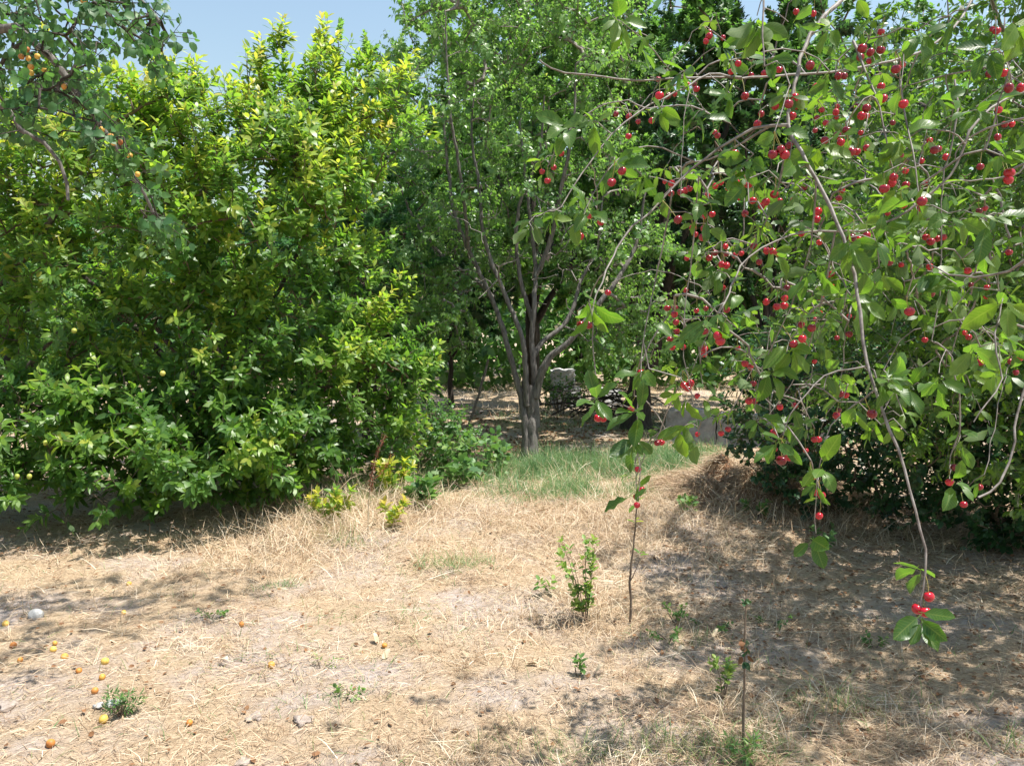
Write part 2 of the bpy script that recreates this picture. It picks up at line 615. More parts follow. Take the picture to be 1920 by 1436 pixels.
def leaf_variant(tpl, mat, level):
    key = (tpl, mat.name, level)
    if key not in _LEAFVAR:
        V, T, U = TPL[tpl]
        V = V.copy()
        r = np.random.default_rng(level + 77)
        V[:, 2] += 0.07 * np.sin(V[:, 1] * 5 + level) * r.uniform(0.3, 1) + V[:, 0] * r.uniform(-0.3, 0.3) - r.uniform(-.05, .3) * np.maximum(V[:, 1] - .4, 0) ** 2 + .05 * np.sin(V[:, 1] * 14 + level) * np.abs(V[:, 0]) * 4
        V[:, 0] *= r.uniform(.8, 1.1)
        V[:, 0] += r.uniform(-.12, .12) * V[:, 1] ** 2
        data = np.column_stack([np.full(len(V), (level + 0.5) / 10.0), U])
        me = new_mesh("leaf_" + tpl, V, T, data)
        me.materials.append(mat)
        _LEAFVAR[key] = me
    return _LEAFVAR[key]


def project(p):
    q = p - np.array([0, 0, CAMZ])
    z = q[:, 1] * CP - q[:, 2] * SP
    y = q[:, 1] * SP + q[:, 2] * CP
    zz = np.maximum(z, 1e-3)
    return 960 + F * q[:, 0] / zz, 718 - F * y / zz, z


def shoots(L, base, axis, length, J, leaf_len, div=(1.25, 0.5), droop=0.25, upb=0.5, tint=None, tint_tip=0.2, lj=0.25, tstart=0.15):
    """rosettes of J leaves spiralling along each shoot"""
    S = len(base)
    axis = nrm(axis)
    ref = np.where(np.abs(axis[:, 2:3]) > 0.9, [[1., 0, 0]], [[0, 0, 1.]])
    u = nrm(np.cross(axis, ref))
    v = np.cross(axis, u)
    ph = rng.uniform(0, 6.28, (S, 1)) + np.arange(J)[None] * 2.39996 + rng.normal(0, 0.25, (S, J))
    tt = tstart + (1 - tstart) * (np.arange(J)[None] + rng.uniform(0.2, 1, (S, J))) / J
    dv = div[0] + (div[1] - div[0]) * tt + rng.normal(0, 0.14, (S, J))
    rad = np.cos(ph)[..., None] * u[:, None] + np.sin(ph)[..., None] * v[:, None]
    d = np.cos(dv)[..., None] * axis[:, None] + np.sin(dv)[..., None] * rad
    d = d - droop * UP + rng.normal(0, 0.12, d.shape)
    n = axis[:, None] * 0.8 - rad * 0.3 + upb * UP + rng.normal(0, 0.22, d.shape)
    ll = np.asarray(leaf_len)
    ll = ll[:, None] if ll.ndim else ll
    l = ll * (1 - lj + 2 * lj * rng.random((S, J))) * (1.05 - 0.35 * tt)
    p = base[:, None] + axis[:, None] * (tt * np.asarray(length)[:, None])[..., None]
    if tint is None:
        tint = rng.uniform(0.2, 0.6, S)
    t = tint[:, None] + tint_tip * (tt - 0.5) * 2 + rng.normal(0, 0.07, (S, J))
    L.add(p.reshape(-1, 3), d.reshape(-1, 3), n.reshape(-1, 3), l.ravel(), t.ravel())


def in_ellipsoid(c, r, n, k=4.0):
    d = nrm(rng.normal(0, 1, (n, 3)))
    return np.asarray(c) + d * np.asarray(r) * (rng.random((n, 1)) ** (1 / k))


class Tree:
    def __init__(s, name, label, cat, base, group=None):
        s.root = thing(name, label, cat, base, group)
        s.base = np.asarray(base, float)
        s.N = np.zeros((120000, 3)); s.par = np.full(120000, -1); s.w = np.zeros(120000)
        s.fix = np.zeros(120000); s.n = 0
        s.chains = []
        s.L = Leaves()
        s.stems = []

    def push(s, p, par, fix=0.0):
        i = s.n
        s.N[i] = p; s.par[i] = par; s.fix[i] = fix
        s.n += 1
        return i

    def limb(s, pts, r0, r1, mat, part='limb', sides=9, step=0.1, jit=0.004, power=1.0, flare=0.0):
        p = smooth_path(pts, step, jit)
        t = np.linspace(0, 1, len(p))
        r = r0 + (r1 - r0) * t ** power
        r = r * (1 + rng.normal(0, 0.05, len(p))) + flare * r0 * np.exp(-t * len(p) * step / 0.12)
        v, f = tubes([(p, r)], sides)
        a = np.arange(len(v)) % sides
        v = v + (np.repeat(p, sides, 0) - v) * (0.10 * np.sin(a * 2.1 + np.repeat(np.arange(len(p)) * 0.13, sides)))[:, None]
        o = obj(part, new_mesh(part, v, f), mat, s.root)
        k = -1
        for q, rr in zip(p, r):
            k = s.push(q, k, rr)
        return p

    def grow(s, tips, up=0.25, sag=0.0, step=0.12, minnode=0, jit=0.02, reach=0.2):
        A0 = s.N[:s.n]
        d0 = np.array([np.min(np.linalg.norm(A0 - t, axis=1)) for t in tips])
        res = []
        for i in np.argsort(d0):
            t = tips[i]
            A = s.N[minnode:s.n]
            dd = np.linalg.norm(A - t, axis=1)
            cost = dd + reach * np.maximum(0, A[:, 2] - t[2] + 0.05) * (1.0 if sag <= 0 else -0.5)
            cost = cost + (dd < 0.03) * 5
            j = int(np.argmin(cost)) + minnode
            a = s.N[j]
            dist = np.linalg.norm(t - a)
            n = max(2, int(dist / step))
            tt = np.linspace(0, 1, n + 1)[1:, None]
            c = (a + t) / 2 + np.array([0, 0, (up + sag) * dist * 0.5]) + rng.normal(0, 0.08 * dist, 3)
            q = (1 - tt) ** 2 * a + 2 * tt * (1 - tt) * c + tt ** 2 * t + rng.normal(0, jit, (n, 3)) * dist ** 0.5
            ids = [j]
            for x in q:
                ids.append(s.push(x, ids[-1]))
            s.chains.append(ids)
            res.append(ids)
            k = ids[-1]
            while k >= 0:
                s.w[k] += 1
                k = s.par[k]
        return res

    def clear_fruit(s, fruit, prob):
        p, d, n, l, t = s.L.arrays()
        c = p + d * l[:, None] * 0.6
        px, py, z = project(c)
        fx, fy, fz = project(fruit)
        keep = np.ones(len(p), bool)
        for a, b, q in zip(fx, fy, fz):
            hit = (z < q) & (z > 0.2) & (np.hypot(px - a, py - b) < 0.42 * l * F / np.maximum(z, .2) + 4)
            keep &= ~(hit & (rng.random(len(p)) < prob))
        s.L = Leaves()
        s.L.add(p[keep], d[keep], n[keep], l[keep], t[keep])

    def finish(s, twig_mat, leaf_tpl, leaf_mat_, rtip=0.003, rexp=0.45, n_parts=0, crown='crown', sides=5, stem_r=0.0016, squash=0.12, rmax=0.05, cell=12, lite=None):
        ch = []
        for ids in s.chains:
            p = s.N[ids]
            r = np.minimum(rtip * np.maximum(s.w[ids], 1) ** rexp, rmax)
            if s.fix[ids[0]] > 0:
                r[0] = min(s.fix[ids[0]] * 0.9, r[1] * 1.3)
            ch.append((p, r))
        if ch:
            v, f = tubes(ch, sides)
            tw = obj('twigs', new_mesh('twigs', v, f), twig_mat, s.root)
            tw["kind"] = "stuff"
        if s.stems:
            v, f = tubes(s.stems, 3)
            st = obj('shoots', new_mesh('shoots', v, f), twig_mat, s.root)
            st["kind"] = "stuff"
        if not s.L.p:
            return
        p, d, n, l, t = s.L.arrays()
        keep = np.ones(len(p), bool)
        if n_parts:
            c = p + d * l[:, None] * 0.5
            px, py, z = project(c)
            view = nrm(c - np.array([0, 0, CAMZ]))
            area = (l * F / np.maximum(z, .1)) ** 2 * (0.15 + np.abs((n * view).sum(1)))
            ok = (px > 0) & (px < 1920) & (py > 0) & (py < 1436) & (z > 0.3)
            key = (np.floor(px / cell) * 1000 + np.floor(py / cell)).astype(int)
            key[~ok] = -1
            order = np.lexsort((z, key))
            ks = key[order]
            first = np.ones(len(ks), bool)
            first[1:] = ks[1:] != ks[:-1]
            cand = order[first & (ks >= 0)]
            cand = cand[np.argsort(-area[cand])][:n_parts]
            keep[cand] = False
            x = np.cross(d, n)
            bl = Vector([float(q) for q in s.base])
            inv = Matrix.Translation(-bl)
            for i in cand:
                me = leaf_variant(leaf_tpl, leaf_mat_, int(min(9, t[i] * 10)))
                o = bpy.data.objects.new('leaf', me)
                COL.objects.link(o)
                o.parent = s.root
                o.matrix_parent_inverse = inv
                mm = Matrix.Identity(4)
                for r_ in range(3):
                    mm[r_][0] = x[i, r_] * l[i]; mm[r_][1] = d[i, r_] * l[i]; mm[r_][2] = n[i, r_] * l[i]; mm[r_][3] = p[i, r_]
                o.matrix_basis = mm
        w = 1 + rng.normal(0, squash, len(p))
        co = obj(crown, leaf_mesh(crown, lite or leaf_tpl, p[keep], d[keep], n[keep], l[keep], t[keep], w[keep]), leaf_mat_, s.root)
        co["kind"] = "stuff"
        return co

    def chain_shoots(s, chains, per_m, t0=0.3, up=0.5, out=0.4, rnd=0.4, tang=0.6, centre=None, length=(0.08, 0.2)):
        B, A, Ls = [], [], []
        for ids in chains:
            p = s.N[ids]
            seg = np.linalg.norm(np.diff(p, axis=0), axis=1)
            cum = np.concatenate([[0], np.cumsum(seg)])
            tot = cum[-1]
            k = max(1, int(rng.poisson(per_m * tot * (1 - t0)))) + 1
            tt = np.concatenate([rng.uniform(t0, 1, k - 1), [1.0]]) * tot
            q = np.column_stack([np.interp(tt, cum, p[:, i]) for i in range(3)])
            tg = nrm(p[-1] - p[0])
            o = nrm(q - (centre if centre is not None else s.base))
            a = nrm(tang * tg + up * UP + out * o + rnd * rng.normal(0, 1, (k, 3)))
            B.append(q); A.append(a); Ls.append(rng.uniform(*length, k))
        return np.vstack(B), np.vstack(A), np.concatenate(Ls)

    def add_stems(s, B, A, Ls, r=0.002, bend=0.0):
        for b, a, l in zip(B, A, Ls):
            s.stems.append((np.array([b, b + a * l]), np.array([r * 1.2, r * 0.6])))


# ------------------------------------------------------------------ ground
def build_ground():
    xs = np.concatenate([np.linspace(-90, -9, 28), np.arange(-8.5, 8.5, 0.085), np.linspace(9, 90, 28)])
    ys = np.concatenate([np.linspace(-40, 0.5, 14), np.arange(1.0, 10, 0.075), np.arange(10, 22, 0.4), np.linspace(23, 120, 30)])
    X, Y = np.meshgrid(xs, ys)
    Z = height(X, Y) + 0.004 * rng.normal(0, 1, X.shape) * (Y < 10) * (Y > 1)
    v = np.stack([X, Y, Z], -1).reshape(-1, 3)
    ny, nx = X.shape
    i = np.arange(ny - 1)[:, None] * nx + np.arange(nx - 1)[None]
    f = np.stack([i, i + 1, i + nx + 1, i + nx], -1).reshape(-1, 4)
    o = obj("ground", new_mesh("ground", v, f), M['ground'])
    tag(o, "dry straw covered orchard soil with bare dusty patches", "ground", kind="structure")


build_ground()


def blades(base, head, L, W, e0, e1, tint, segs=2, roll=None, tip=0.25):
    """ribbons: base (N,3), heading angle, length, width, start/end elevation"""
    n = len(base)
    pts = [base]
    for k in range(segs):
        e = e0 + (e1 - e0) * (k + 0.5) / segs
        d = np.column_stack([np.cos(head) * np.cos(e), np.sin(head) * np.cos(e), np.sin(e)])
        pts.append(pts[-1] + d * (L / segs)[:, None])
        head = head + rng.normal(0, 0.25, n)
    side = np.column_stack([-np.sin(head), np.cos(head), np.zeros(n)])
    if roll is None:
        roll = rng.uniform(-0.9, 0.9, n)
    side = side * np.cos(roll)[:, None] + UP * np.sin(roll)[:, None]
    rows = []
    for k, p in enumerate(pts):
        w = W * (1 - (1 - tip) * (k / segs) ** 1.5) * 0.5
        rows += [p - side * w[:, None], p + side * w[:, None]]
    v = np.stack(rows, 1)
    nv = v.shape[1]
    fq = np.array([(2 * k, 2 * k + 1, 2 * k + 3, 2 * k + 2) for k in range(segs)])
    f = (fq[None] + (np.arange(n) * nv)[:, None, None]).reshape(-1, 4)
    data = np.zeros((n, nv, 3))
    data[:, :, 0] = np.clip(tint, 0, 1)[:, None]
    return v.reshape(-1, 3), f, data.reshape(-1, 3)


def merge(parts):
    o = 0
    V, Fs, D = [], [], []
    for v, f, d in parts:
        V.append(v); Fs.append(f + o); D.append(d)
        o += len(v)
    return np.concatenate(V), np.concatenate(Fs), np.concatenate(D)


def bare(x, y):
    """1 on dusty bare soil"""
    b = 0.72 + 0.8 * wave(x, y, 1.3, 3) + 0.4 * wave(x, y, 0.45, 1) + 0.2
    left = np.clip((-0.1 - x) / 0.9, -1.2, 1) * 0.35
    near = np.clip((4.9 - y) / 1.2, -1.5, 0.6) * 0.5
    return np.clip(b + left + near - 0.15, 0, 1)


def straw_points(n, y0, y1, pw=0.75):
    u = rng.random(n)
    a = 2 - pw - 0.0
    y = (y0 ** a + u * (y1 ** a - y0 ** a)) ** (1 / a)
    x = rng.uniform(-1, 1, n) * (0.72 * y + 0.5)
    return x, y


def build_straw():
    parts = []
    # lying straw
    x, y = straw_points(175000, 2.2, 9.6, 1.3)
    b = bare(x, y)
    keep = rng.random(len(x)) > b * 0.86
    shade_zone = (y > 7.2) & (rng.random(len(x)) < 0.45)
    keep &= ~shade_zone
    x, y = x[keep], y[keep]
    n = len(x)
    flow = 1.4 * wave(x, y, 1.8, 2) + 0.7 * wave(x, y, 0.6, 4) + 0.4
    head = flow + rng.normal(0, 0.75, n) + math.pi * rng.integers(0, 2, n)
    L = rng.gamma(3.0, 0.022, n) + 0.02
    W = (0.0007 + 0.0021 * rng.random(n) ** 2.5) * (0.8 + y / 8)
    pile = np.clip(0.5 + 0.6 * wave(x, y, 0.8, 4), 0, 1)
    z = height(x, y) + rng.uniform(0.0, 0.03, n) * (0.25 + pile) + 0.003
    e0 = rng.normal(0.08, 0.22, n)
    e1 = e0 - rng.uniform(0, 0.5, n)
    t = 0.56 + 0.2 * wave(x, y, 0.7, 0) + 0.16 * wave(x, y, 0.22, 3) + rng.normal(0, 0.24, n)
    parts.append(blades(np.column_stack([x, y, z]), head, L, W, e0, e1, t, 2, tip=0.6))
    # crumbs of chopped thatch
    x, y = straw_points(130000, 2.2, 7.5, 1.35)
    keep = rng.random(len(x)) > bare(x, y) * 0.55
    x, y = x[keep], y[keep]
    n = len(x)
    parts.append(blades(np.column_stack([x, y, height(x, y) + rng.uniform(0, 0.012, n)]), rng.uniform(0, 6.28, n), rng.uniform(0.015, 0.05, n), rng.uniform(0.0014, 0.003, n),
                        rng.normal(0.1, 0.3, n), rng.normal(-0.1, 0.3, n), 0.5 + rng.normal(0, 0.22, n), 1, tip=0.8))
    # standing dry grass: round the hedge foot, along the far edge of the clearing and in tufts
    spots = []
    for (px, py, rad, cnt, hh) in [(600, 1000, .45, 1500, .30), (520, 1030, .4, 900, .26), (680, 960, .4, 1400, .32), (770, 950, .4, 1300, .28), (860, 960, .4, 1000, .22), (640, 900, .3, 500, .4),
                                   (1120, 960, .5, 2000, .24), (1060, 1010, .45, 1600, .2), (1180, 1000, .4, 1400, .2), (1240, 950, .4, 1100, .24), (1440, 940, .45, 1600, .3), (1530, 960, .5, 1500, .3),
                                   (1080, 1150, .22, 600, .2), (1010, 1170, .25, 500, .13), (1150, 1190, .25, 500, .13), (1380, 1340, .16, 380, .17), (1360, 1400, .14, 260, .15), (1560, 1320, .2, 260, .12),
                                   (1650, 1330, .2, 240, .1), (900, 1180, .3, 350, .12), (700, 1040, .5, 800, .18), (950, 1010, .5, 900, .16), (1300, 1000, .5, 900, .16), (1250, 1080, .4, 500, .14),
                                   (350, 1060, .5, 500, .16), (1080, 890, .8, 700, .3), (1200, 890, .6, 500, .3), (1000, 910, .5, 400, .28), (560, 1010, .4, 700, .3), (620, 930, .35, 500, .4), (150, 1070, .6, 500, .15), (1700, 1010, .6, 700, .22), (1850, 1200, .5, 300, .12), (330, 1435, .3, 250, .12), (850, 1420, .4, 250, .1)]:
        g = G(px, py)
        cnt = int(cnt * 0.7)
        q = rng.normal(0, 1, (cnt, 2)) * rad * 0.75
        spots.append(np.column_stack([g[0] + q[:, 0], g[1] + q[:, 1], rng.uniform(0.3, 1.1, cnt) * hh * 0.72]))
    s = np.vstack(spots)
    n = len(s)
    x, y = s[:, 0], s[:, 1]
    e0 = rng.uniform(0.25, 1.4, n)
    parts.append(blades(np.column_stack([x, y, height(x, y)]), rng.uniform(0, 6.28, n), s[:, 2] * 1.25, rng.uniform(0.0016, 0.0032, n) * (0.8 + y / 8), e0, e0 - rng.uniform(0.1, 1.4, n),
                        0.66 + rng.normal(0, 0.2, n), 3, tip=0.3))
    # small rooted tufts
    nt, k = 420, 22
    tx, ty = straw_points(nt, 2.4, 7.5, 1.2)
    hh = rng.uniform(0.04, 0.13, nt)
    x = np.repeat(tx, k) + rng.normal(0, .012, nt * k); y = np.repeat(ty, k) + rng.normal(0, .012, nt * k)
    n = nt * k
    e0 = rng.uniform(0.4, 1.5, n)
    parts.append(blades(np.column_stack([x, y, height(x, y)]), rng.uniform(0, 6.28, n), np.repeat(hh, k) * rng.uniform(.5, 1.4, n), rng.uniform(.001, .0028, n), e0, e0 - rng.uniform(.2, 1.4, n),
                        np.repeat(rng.uniform(.3, .85, nt), k) + rng.normal(0, .12, n), 2, tip=.2))
    v, f, d = merge(parts)
    o = obj("dry_grass", new_mesh("dry_grass", v, f, d, smooth=False), M['straw'])
    tag(o, "dry yellow straw and mown grass matted over the clearing", "dry grass", kind="stuff")
    # far dry meadow beyond the trees
    x = rng.uniform(-9, 9, 16000); y = rng.uniform(11.5, 22, 16000)
    n = len(x)
    e0 = rng.uniform(0.2, 1.4, n)
    v, f, d = blades(np.column_stack([x, y, height(x, y)]), rng.uniform(0, 6.28, n), rng.uniform(0.08, 0.28, n), rng.uniform(0.006, 0.012, n), e0, e0 - 0.7, 0.72 + rng.normal(0, 0.2, n), 2)
    o = obj("meadow_grass", new_mesh("meadow_grass", v, f, d, smooth=False), M['straw'])
    tag(o, "pale dry grass of the sunlit strip beyond the grey trunk", "dry grass", kind="stuff")


build_straw()


def build_green_grass():
    parts = []
    S = []
    for (px, py, rx, ry, cnt, hh, tint) in [(1080, 880, .75, .55, 9000, .22, .35), (1200, 880, .6, .5, 6000, .22, .38), (980, 890, .5, .5, 3500, .2, .4), (1040, 930, .5, .35, 2600, .2, .4), (1150, 930, .45, .3, 1200, .17, .5),
                                            (1280, 850, .4, .4, 1800, .2, .3), (850, 1060, .22, .15, 420, .11, .5), (700, 930, .5, .4, 900, .22, .6), (620, 950, .4, .3, 600, .25, .65), (800, 900, .5, .4, 1200, .2, .4),
                                            (640, 1010, .3, .2, 260, .16, .75), (1370, 1420, .14, .1, 260, .14, .55), (1330, 1436, .14, .1, 180, .14, .6), (1440, 1390, .12, .1, 160, .12, .65), (1560, 1330, .2, .12, 240, .11, .7),
                                            (1910, 1400, .1, .08, 150, .12, .55), (1250, 1400, .15, .1, 140, .11, .7), (1100, 1420, .15, .1, 110, .1, .75), (950, 1400, .2, .1, 120, .08, .8), (1640, 1330, .2, .1, 120, .1, .75),
                                            (520, 1100, .12, .06, 120, .05, .4), (780, 1160, .4, .2, 160, .06, .6), (600, 1240, .5, .2, 140, .05, .65), (1300, 1200, .4, .2, 260, .06, .55), (650, 1310, .2, .1, 60, .06, .5),
                                            (1200, 800, 1.4, .9, 2500, .1, .55), (1000, 790, 1.2, .9, 1500, .1, .5)]:
        g = G(px, py)
        q = rng.normal(0, 0.6, (cnt, 2)) * [rx, ry]
        S.append(np.column_stack([g[0] + q[:, 0], g[1] + q[:, 1], rng.uniform(0.4, 1.15, cnt) * hh, np.full(cnt, tint)]))
    s = np.vstack(S)
    pw = wave(s[:, 0], s[:, 1], 0.5, 2)
    s = s[rng.random(len(s)) < np.clip(0.75 + 0.6 * pw, 0.15, 1)]
    pw = wave(s[:, 0], s[:, 1], 0.35, 4)
    s[:, 2] *= np.clip(0.8 + 0.4 * pw, 0.35, 1.3)
    s[:, 3] += 0.14 * wave(s[:, 0], s[:, 1], 0.6, 1) + (rng.random(len(s)) < 0.1) * 0.5
    n = len(s)
    x, y = s[:, 0], s[:, 1]
    e0 = rng.uniform(0.5, 1.5, n)
    parts.append(blades(np.column_stack([x, y, height(x, y)]), rng.uniform(0, 6.28, n), s[:, 2] * 1.2, rng.uniform(0.002, 0.004, n) * (0.8 + y / 10), e0, e0 - rng.uniform(0.1, 1.3, n), s[:, 3] + rng.normal(0, 0.16, n), 2, tip=0.12))
    # sparse regrowth through the straw
    x, y = straw_points(2600, 2.4, 8, 1.2)
    n = len(x)
    e0 = rng.uniform(0.3, 1.4, n)
    parts.append(blades(np.column_stack([x, y, height(x, y)]), rng.uniform(0, 6.28, n), rng.uniform(0.03, 0.09, n), rng.uniform(0.002, 0.004, n), e0, e0 - 0.5, 0.6 + rng.normal(0, 0.2, n), 2, tip=0.1))
    v, f, d = merge([(a, b, c) for a, b, c in parts[:1]])
    o = obj("green_grass", new_mesh("green_grass", v, f, d, smooth=False), M['green_grass'])
    tag(o, "fresh green grass growing round the foot of the grey trunk", "grass", kind="stuff")
    v, f, d = parts[1]
    o = obj("grass_regrowth", new_mesh("grass_regrowth", v, f, d, smooth=False), M['green_grass'])
    tag(o, "sparse short green blades coming up through the straw", "grass", kind="stuff")


build_green_grass()


# ------------------------------------------------------------------ trees of the background
def far_tree(name, label, x, y, h, r, mat, n_leaf, lean=0.0, bottom=1.7, tr=0.16, leaf=0.105, tpl='far', tint=(0.15, 0.75), n_tip=170, cat="tree", k=3.0, bark='dark_bark', shoot_up=0.2, ry=None):
    z0 = float(height(x, y))
    T = Tree(name, label, cat, (x, y, z0), "trees closing the back of the orchard")
    cz = (h + bottom) / 2
    T.limb([(x, y, z0 - 0.1), (x + lean * 0.2, y, 0.8), (x + lean * 0.5, y, bottom), (x + lean * .7, y + .1, bottom + .35 * (cz - bottom)), (x + lean, y, cz)], tr, tr * 0.2, M[bark], 'trunk', 9, 0.2, 0.012, flare=0.4)
    for a in range(5):
        an = a * 1.256 + rng.uniform(-.4, .4)
        zb = bottom + rng.uniform(-0.4, 0.6)
        e = np.array([math.cos(an) * r * 0.6, math.sin(an) * r * 0.6, (h - bottom) * rng.uniform(0.3, .6)])
        b = np.array([x + lean * 0.4, y, zb])
        T.limb([b, b + e * [0.4, 0.4, 0.45], b + e], tr * 0.45, tr * 0.12, M[bark], 'limb', 6, 0.25, 0.012)
    c = np.array([x + lean * 0.6, y, cz])
    tips = in_ellipsoid(c, (r, ry or r, (h - bottom) / 2), n_tip, k)
    tips += rng.normal(0, 0.12 * r, tips.shape)
    tips[:, 2] = np.maximum(tips[:, 2], bottom * 0.8)
    ch = T.grow(tips, step=0.35)
    B, A, Ls = T.chain_shoots(ch, 9.0, 0.15, up=shoot_up, out=0.35, rnd=0.7, tang=0.4, centre=c, length=(0.12, 0.45))
    J = max(4, int(n_leaf / len(B)))
    clump = rng.uniform(*tint, len(B))
    shoots(T.L, B, A, Ls, J, leaf, div=(1.3, 0.6), droop=0.35, upb=0.5, tint=clump, tint_tip=0.08)
    T.finish(M['twig'], tpl, mat, rtip=0.006, rexp=0.4, sides=4, rmax=tr * 0.5)
    return T


far_tree("tall_tree", "tall light green tree filling the back above the grey multi stemmed trunk", 0.35, 14.2, 8.4, 2.5, M['centre_leaf'], 62000, bottom=1.5)
far_tree("tall_tree", "tallest dark tree rising behind the light green crowns at the top", 1.6, 19, 11.5, 3.0, M['dark_leaf'], 30000, bottom=2.2, leaf=0.12)
far_tree("tall_tree", "broad dark tree whose thick black trunk stands in shade beside the low concrete wall", 1.75, 11.0, 7.8, 2.2, M['far_leaf'], 58000, bottom=1.0, tr=0.19, lean=0.35, ry=1.6)
far_tree("tall_tree", "mid green tree behind the hanging cherry twigs", 4.7, 13.2, 7.8, 2.7, M['far_leaf'], 40000, bottom=0.6)
far_tree("tall_tree", "dark tree beyond the cherry crown at the picture edge", 9.0, 13.0, 7.5, 3.0, M['far_leaf'], 24000, bottom=0.6)
far_tree("garden_tree", "low rounded tree behind the yellow green plum under the open sky", -4.3, 11.6, 4.1, 2.0, M['teal_leaf'], 34000, bottom=0.25)
far_tree("garden_tree", "bushy tree behind the near apricot leaves on the far side of the plum", -7.4, 10.8, 4.7, 2.3, M['far_leaf'], 30000, bottom=0.25)
far_tree("garden_tree", "slender blue green tree standing between the plum and the grey trunk", -1.8, 9.8, 3.6, 1.05, M['teal_leaf'], 28000, bottom=0.4, tr=0.07, leaf=0.075, n_tip=140, tpl='far')
far_tree("garden_tree", "light airy tree with its top showing against the sky", -2.2, 11.8, 5.7, 1.25, M['centre_leaf'], 26000, bottom=1.6, tr=0.06, leaf=0.09, n_tip=150, k=2.0)
far_tree("garden_tree", "small thin stemmed tree on the sunlit strip behind the weeds", -1.05, 13.4, 2.9, 1.0, M['dark_leaf'], 13000, bottom=0.95, tr=0.05, n_tip=90)
far_tree("garden_tree", "dark leafed tree behind the concrete wall", 3.5, 10.7, 5.8, 1.9, M['dark_leaf'], 38000, bottom=0.7, tr=0.1, n_tip=170)  # made tall so its crown shades the ground behind the trunk


def distant_belt():
    L = Leaves()
    n = 76000
    x = rng.uniform(-26, 26, n)
    near = rng.random(n) < 0.4
    y = np.where(near, rng.uniform(16.5, 19, n), rng.uniform(21, 27, n)) + 0.012 * x ** 2
    tall = np.clip((x + 3.2) / 2.0, 0, 1)
    top = np.where(near, 2.0 + 0.5 * wave(x, y, 3, 1) + 0.4 * wave(x, y, 1.2, 3), 4.2 + 5.0 * tall + 1.0 * wave(x, y, 6, 2) + 0.6 * wave(x, y, 2, 1))
    z = rng.random(n) ** 0.8 * top
    d = nrm(rng.normal(0, 1, (n, 3)) + [0, 0, -0.3])
    nn = nrm(rng.normal(0, 0.7, (n, 3)) + UP)
    L.add(np.column_stack([x, y, z]), d, nn, np.where(near, 1.0, 1.5) * rng.uniform(0.14, 0.32, n), rng.uniform(0.1, 0.8, n) + 0.2 * wave(x, z * 3, 2.5, 3))
    p, d, nn, l, t = L.arrays()
    o = obj("distant_foliage", leaf_mesh("distant_foliage", 'far', p, d, nn, l, t), M['far_leaf'])
    tag(o, "distant belt of green bushes behind the sunlit strip", "bushes", kind="stuff")


distant_belt()

# ------------------------------------------------------------------ low wall, blocks, brush in the shade
import bmesh


def bm_obj(name, bm, mat, parent=None, smooth=False):
    me = bpy.data.meshes.new(name)
    bm.to_mesh(me)
    bm.free()
    if smooth:
        me.polygons.foreach_set("use_smooth", np.ones(len(me.polygons), dtype=bool))
    return obj(name, me, mat, parent)


def rough_block(c, size, rot, seed, cuts=4, amp=0.03, bev=0.12):
    bm = bmesh.new()
    bmesh.ops.create_cube(bm, size=1)
    bmesh.ops.bevel(bm, geom=bm.edges[:], offset=bev, segments=2, affect='EDGES')
    bmesh.ops.triangulate(bm, faces=bm.faces[:])
    bmesh.ops.subdivide_edges(bm, edges=bm.edges[:], cuts=cuts, use_grid_fill=True)
    r = np.random.default_rng(seed)
    o = r.uniform(0, 9, 3)
    Mx = Matrix.Rotation(rot, 4, 'Z')
    for v in bm.verts:
        w = Vector((v.co.x * size[0], v.co.y * size[1], v.co.z * size[2]))
        nz = math.sin(w.x * 9 / max(size) + o[0]) * math.sin(w.y * 11 / max(size) + o[1]) * math.sin(w.z * 10 / max(size) + o[2]) + 0.5 * math.sin(w.x * 31 / max(size) + w.z * 27 / max(size) + o[1])
        w = w + v.co.normalized() * nz * amp
        v.co = Mx @ w + Vector(c)
    return bm


g0 = P(1255, 835, 9.45)
wall = thing("concrete_wall", "low weathered grey concrete wall in the shade behind the cherry twigs", "wall", (2.7, 9.45, 0))
for i in range(3):
    bm = rough_block((2.25 + i * 0.56, 9.75 - i * 0.30, 0.14), (0.62, 0.2, 0.52 - .05 * i), -0.49, 3 + i, 5, 0.012, 0.05)
    bm_obj("panel", bm, M['concrete'], wall)
bk = thing("stone_block_stack", "pale rough stone blocks stacked behind the grey trunk", "stone blocks", (1.05, 13.6, 0))
bm_obj("block", rough_block((0.92, 13.6, 0.15), (0.46, 0.4, 0.42), 0.25, 21, 5, 0.02, 0.07), M['concrete'], bk)
bm_obj("block", rough_block((0.88, 13.62, 0.5), (0.40, 0.34, 0.3), -0.12, 22, 5, 0.018, 0.07), M['limestone'], bk)
bm_obj("block", rough_block((1.62, 13.5, 0.16), (0.42, 0.4, 0.34), 0.5, 23, 4, 0.02, 0.1), M['limestone'], bk)

br = thing("brush_pile", "heap of dark cut branches beside the pale stone blocks", "brush pile", (1.5, 12.2, 0))
for i in range(60):
    a = rng.uniform(0, 6.28)
    c = np.array([1.45 + rng.normal(0, .32), 12.2 + rng.normal(0, .3), rng.uniform(0.05, .4)])
    L_ = rng.uniform(.4, .95)
    d = np.array([math.cos(a), math.sin(a) * .6, rng.uniform(-.1, .35)])
    v, f = tubes([(smooth_path([c - d * L_ * .6, c + [0, 0, .06], c + d * L_ * .6], .15, .02), rng.uniform(.004, .013))], 5)
    obj("stick", new_mesh("stick", v, f), M['dark_bark'], br)

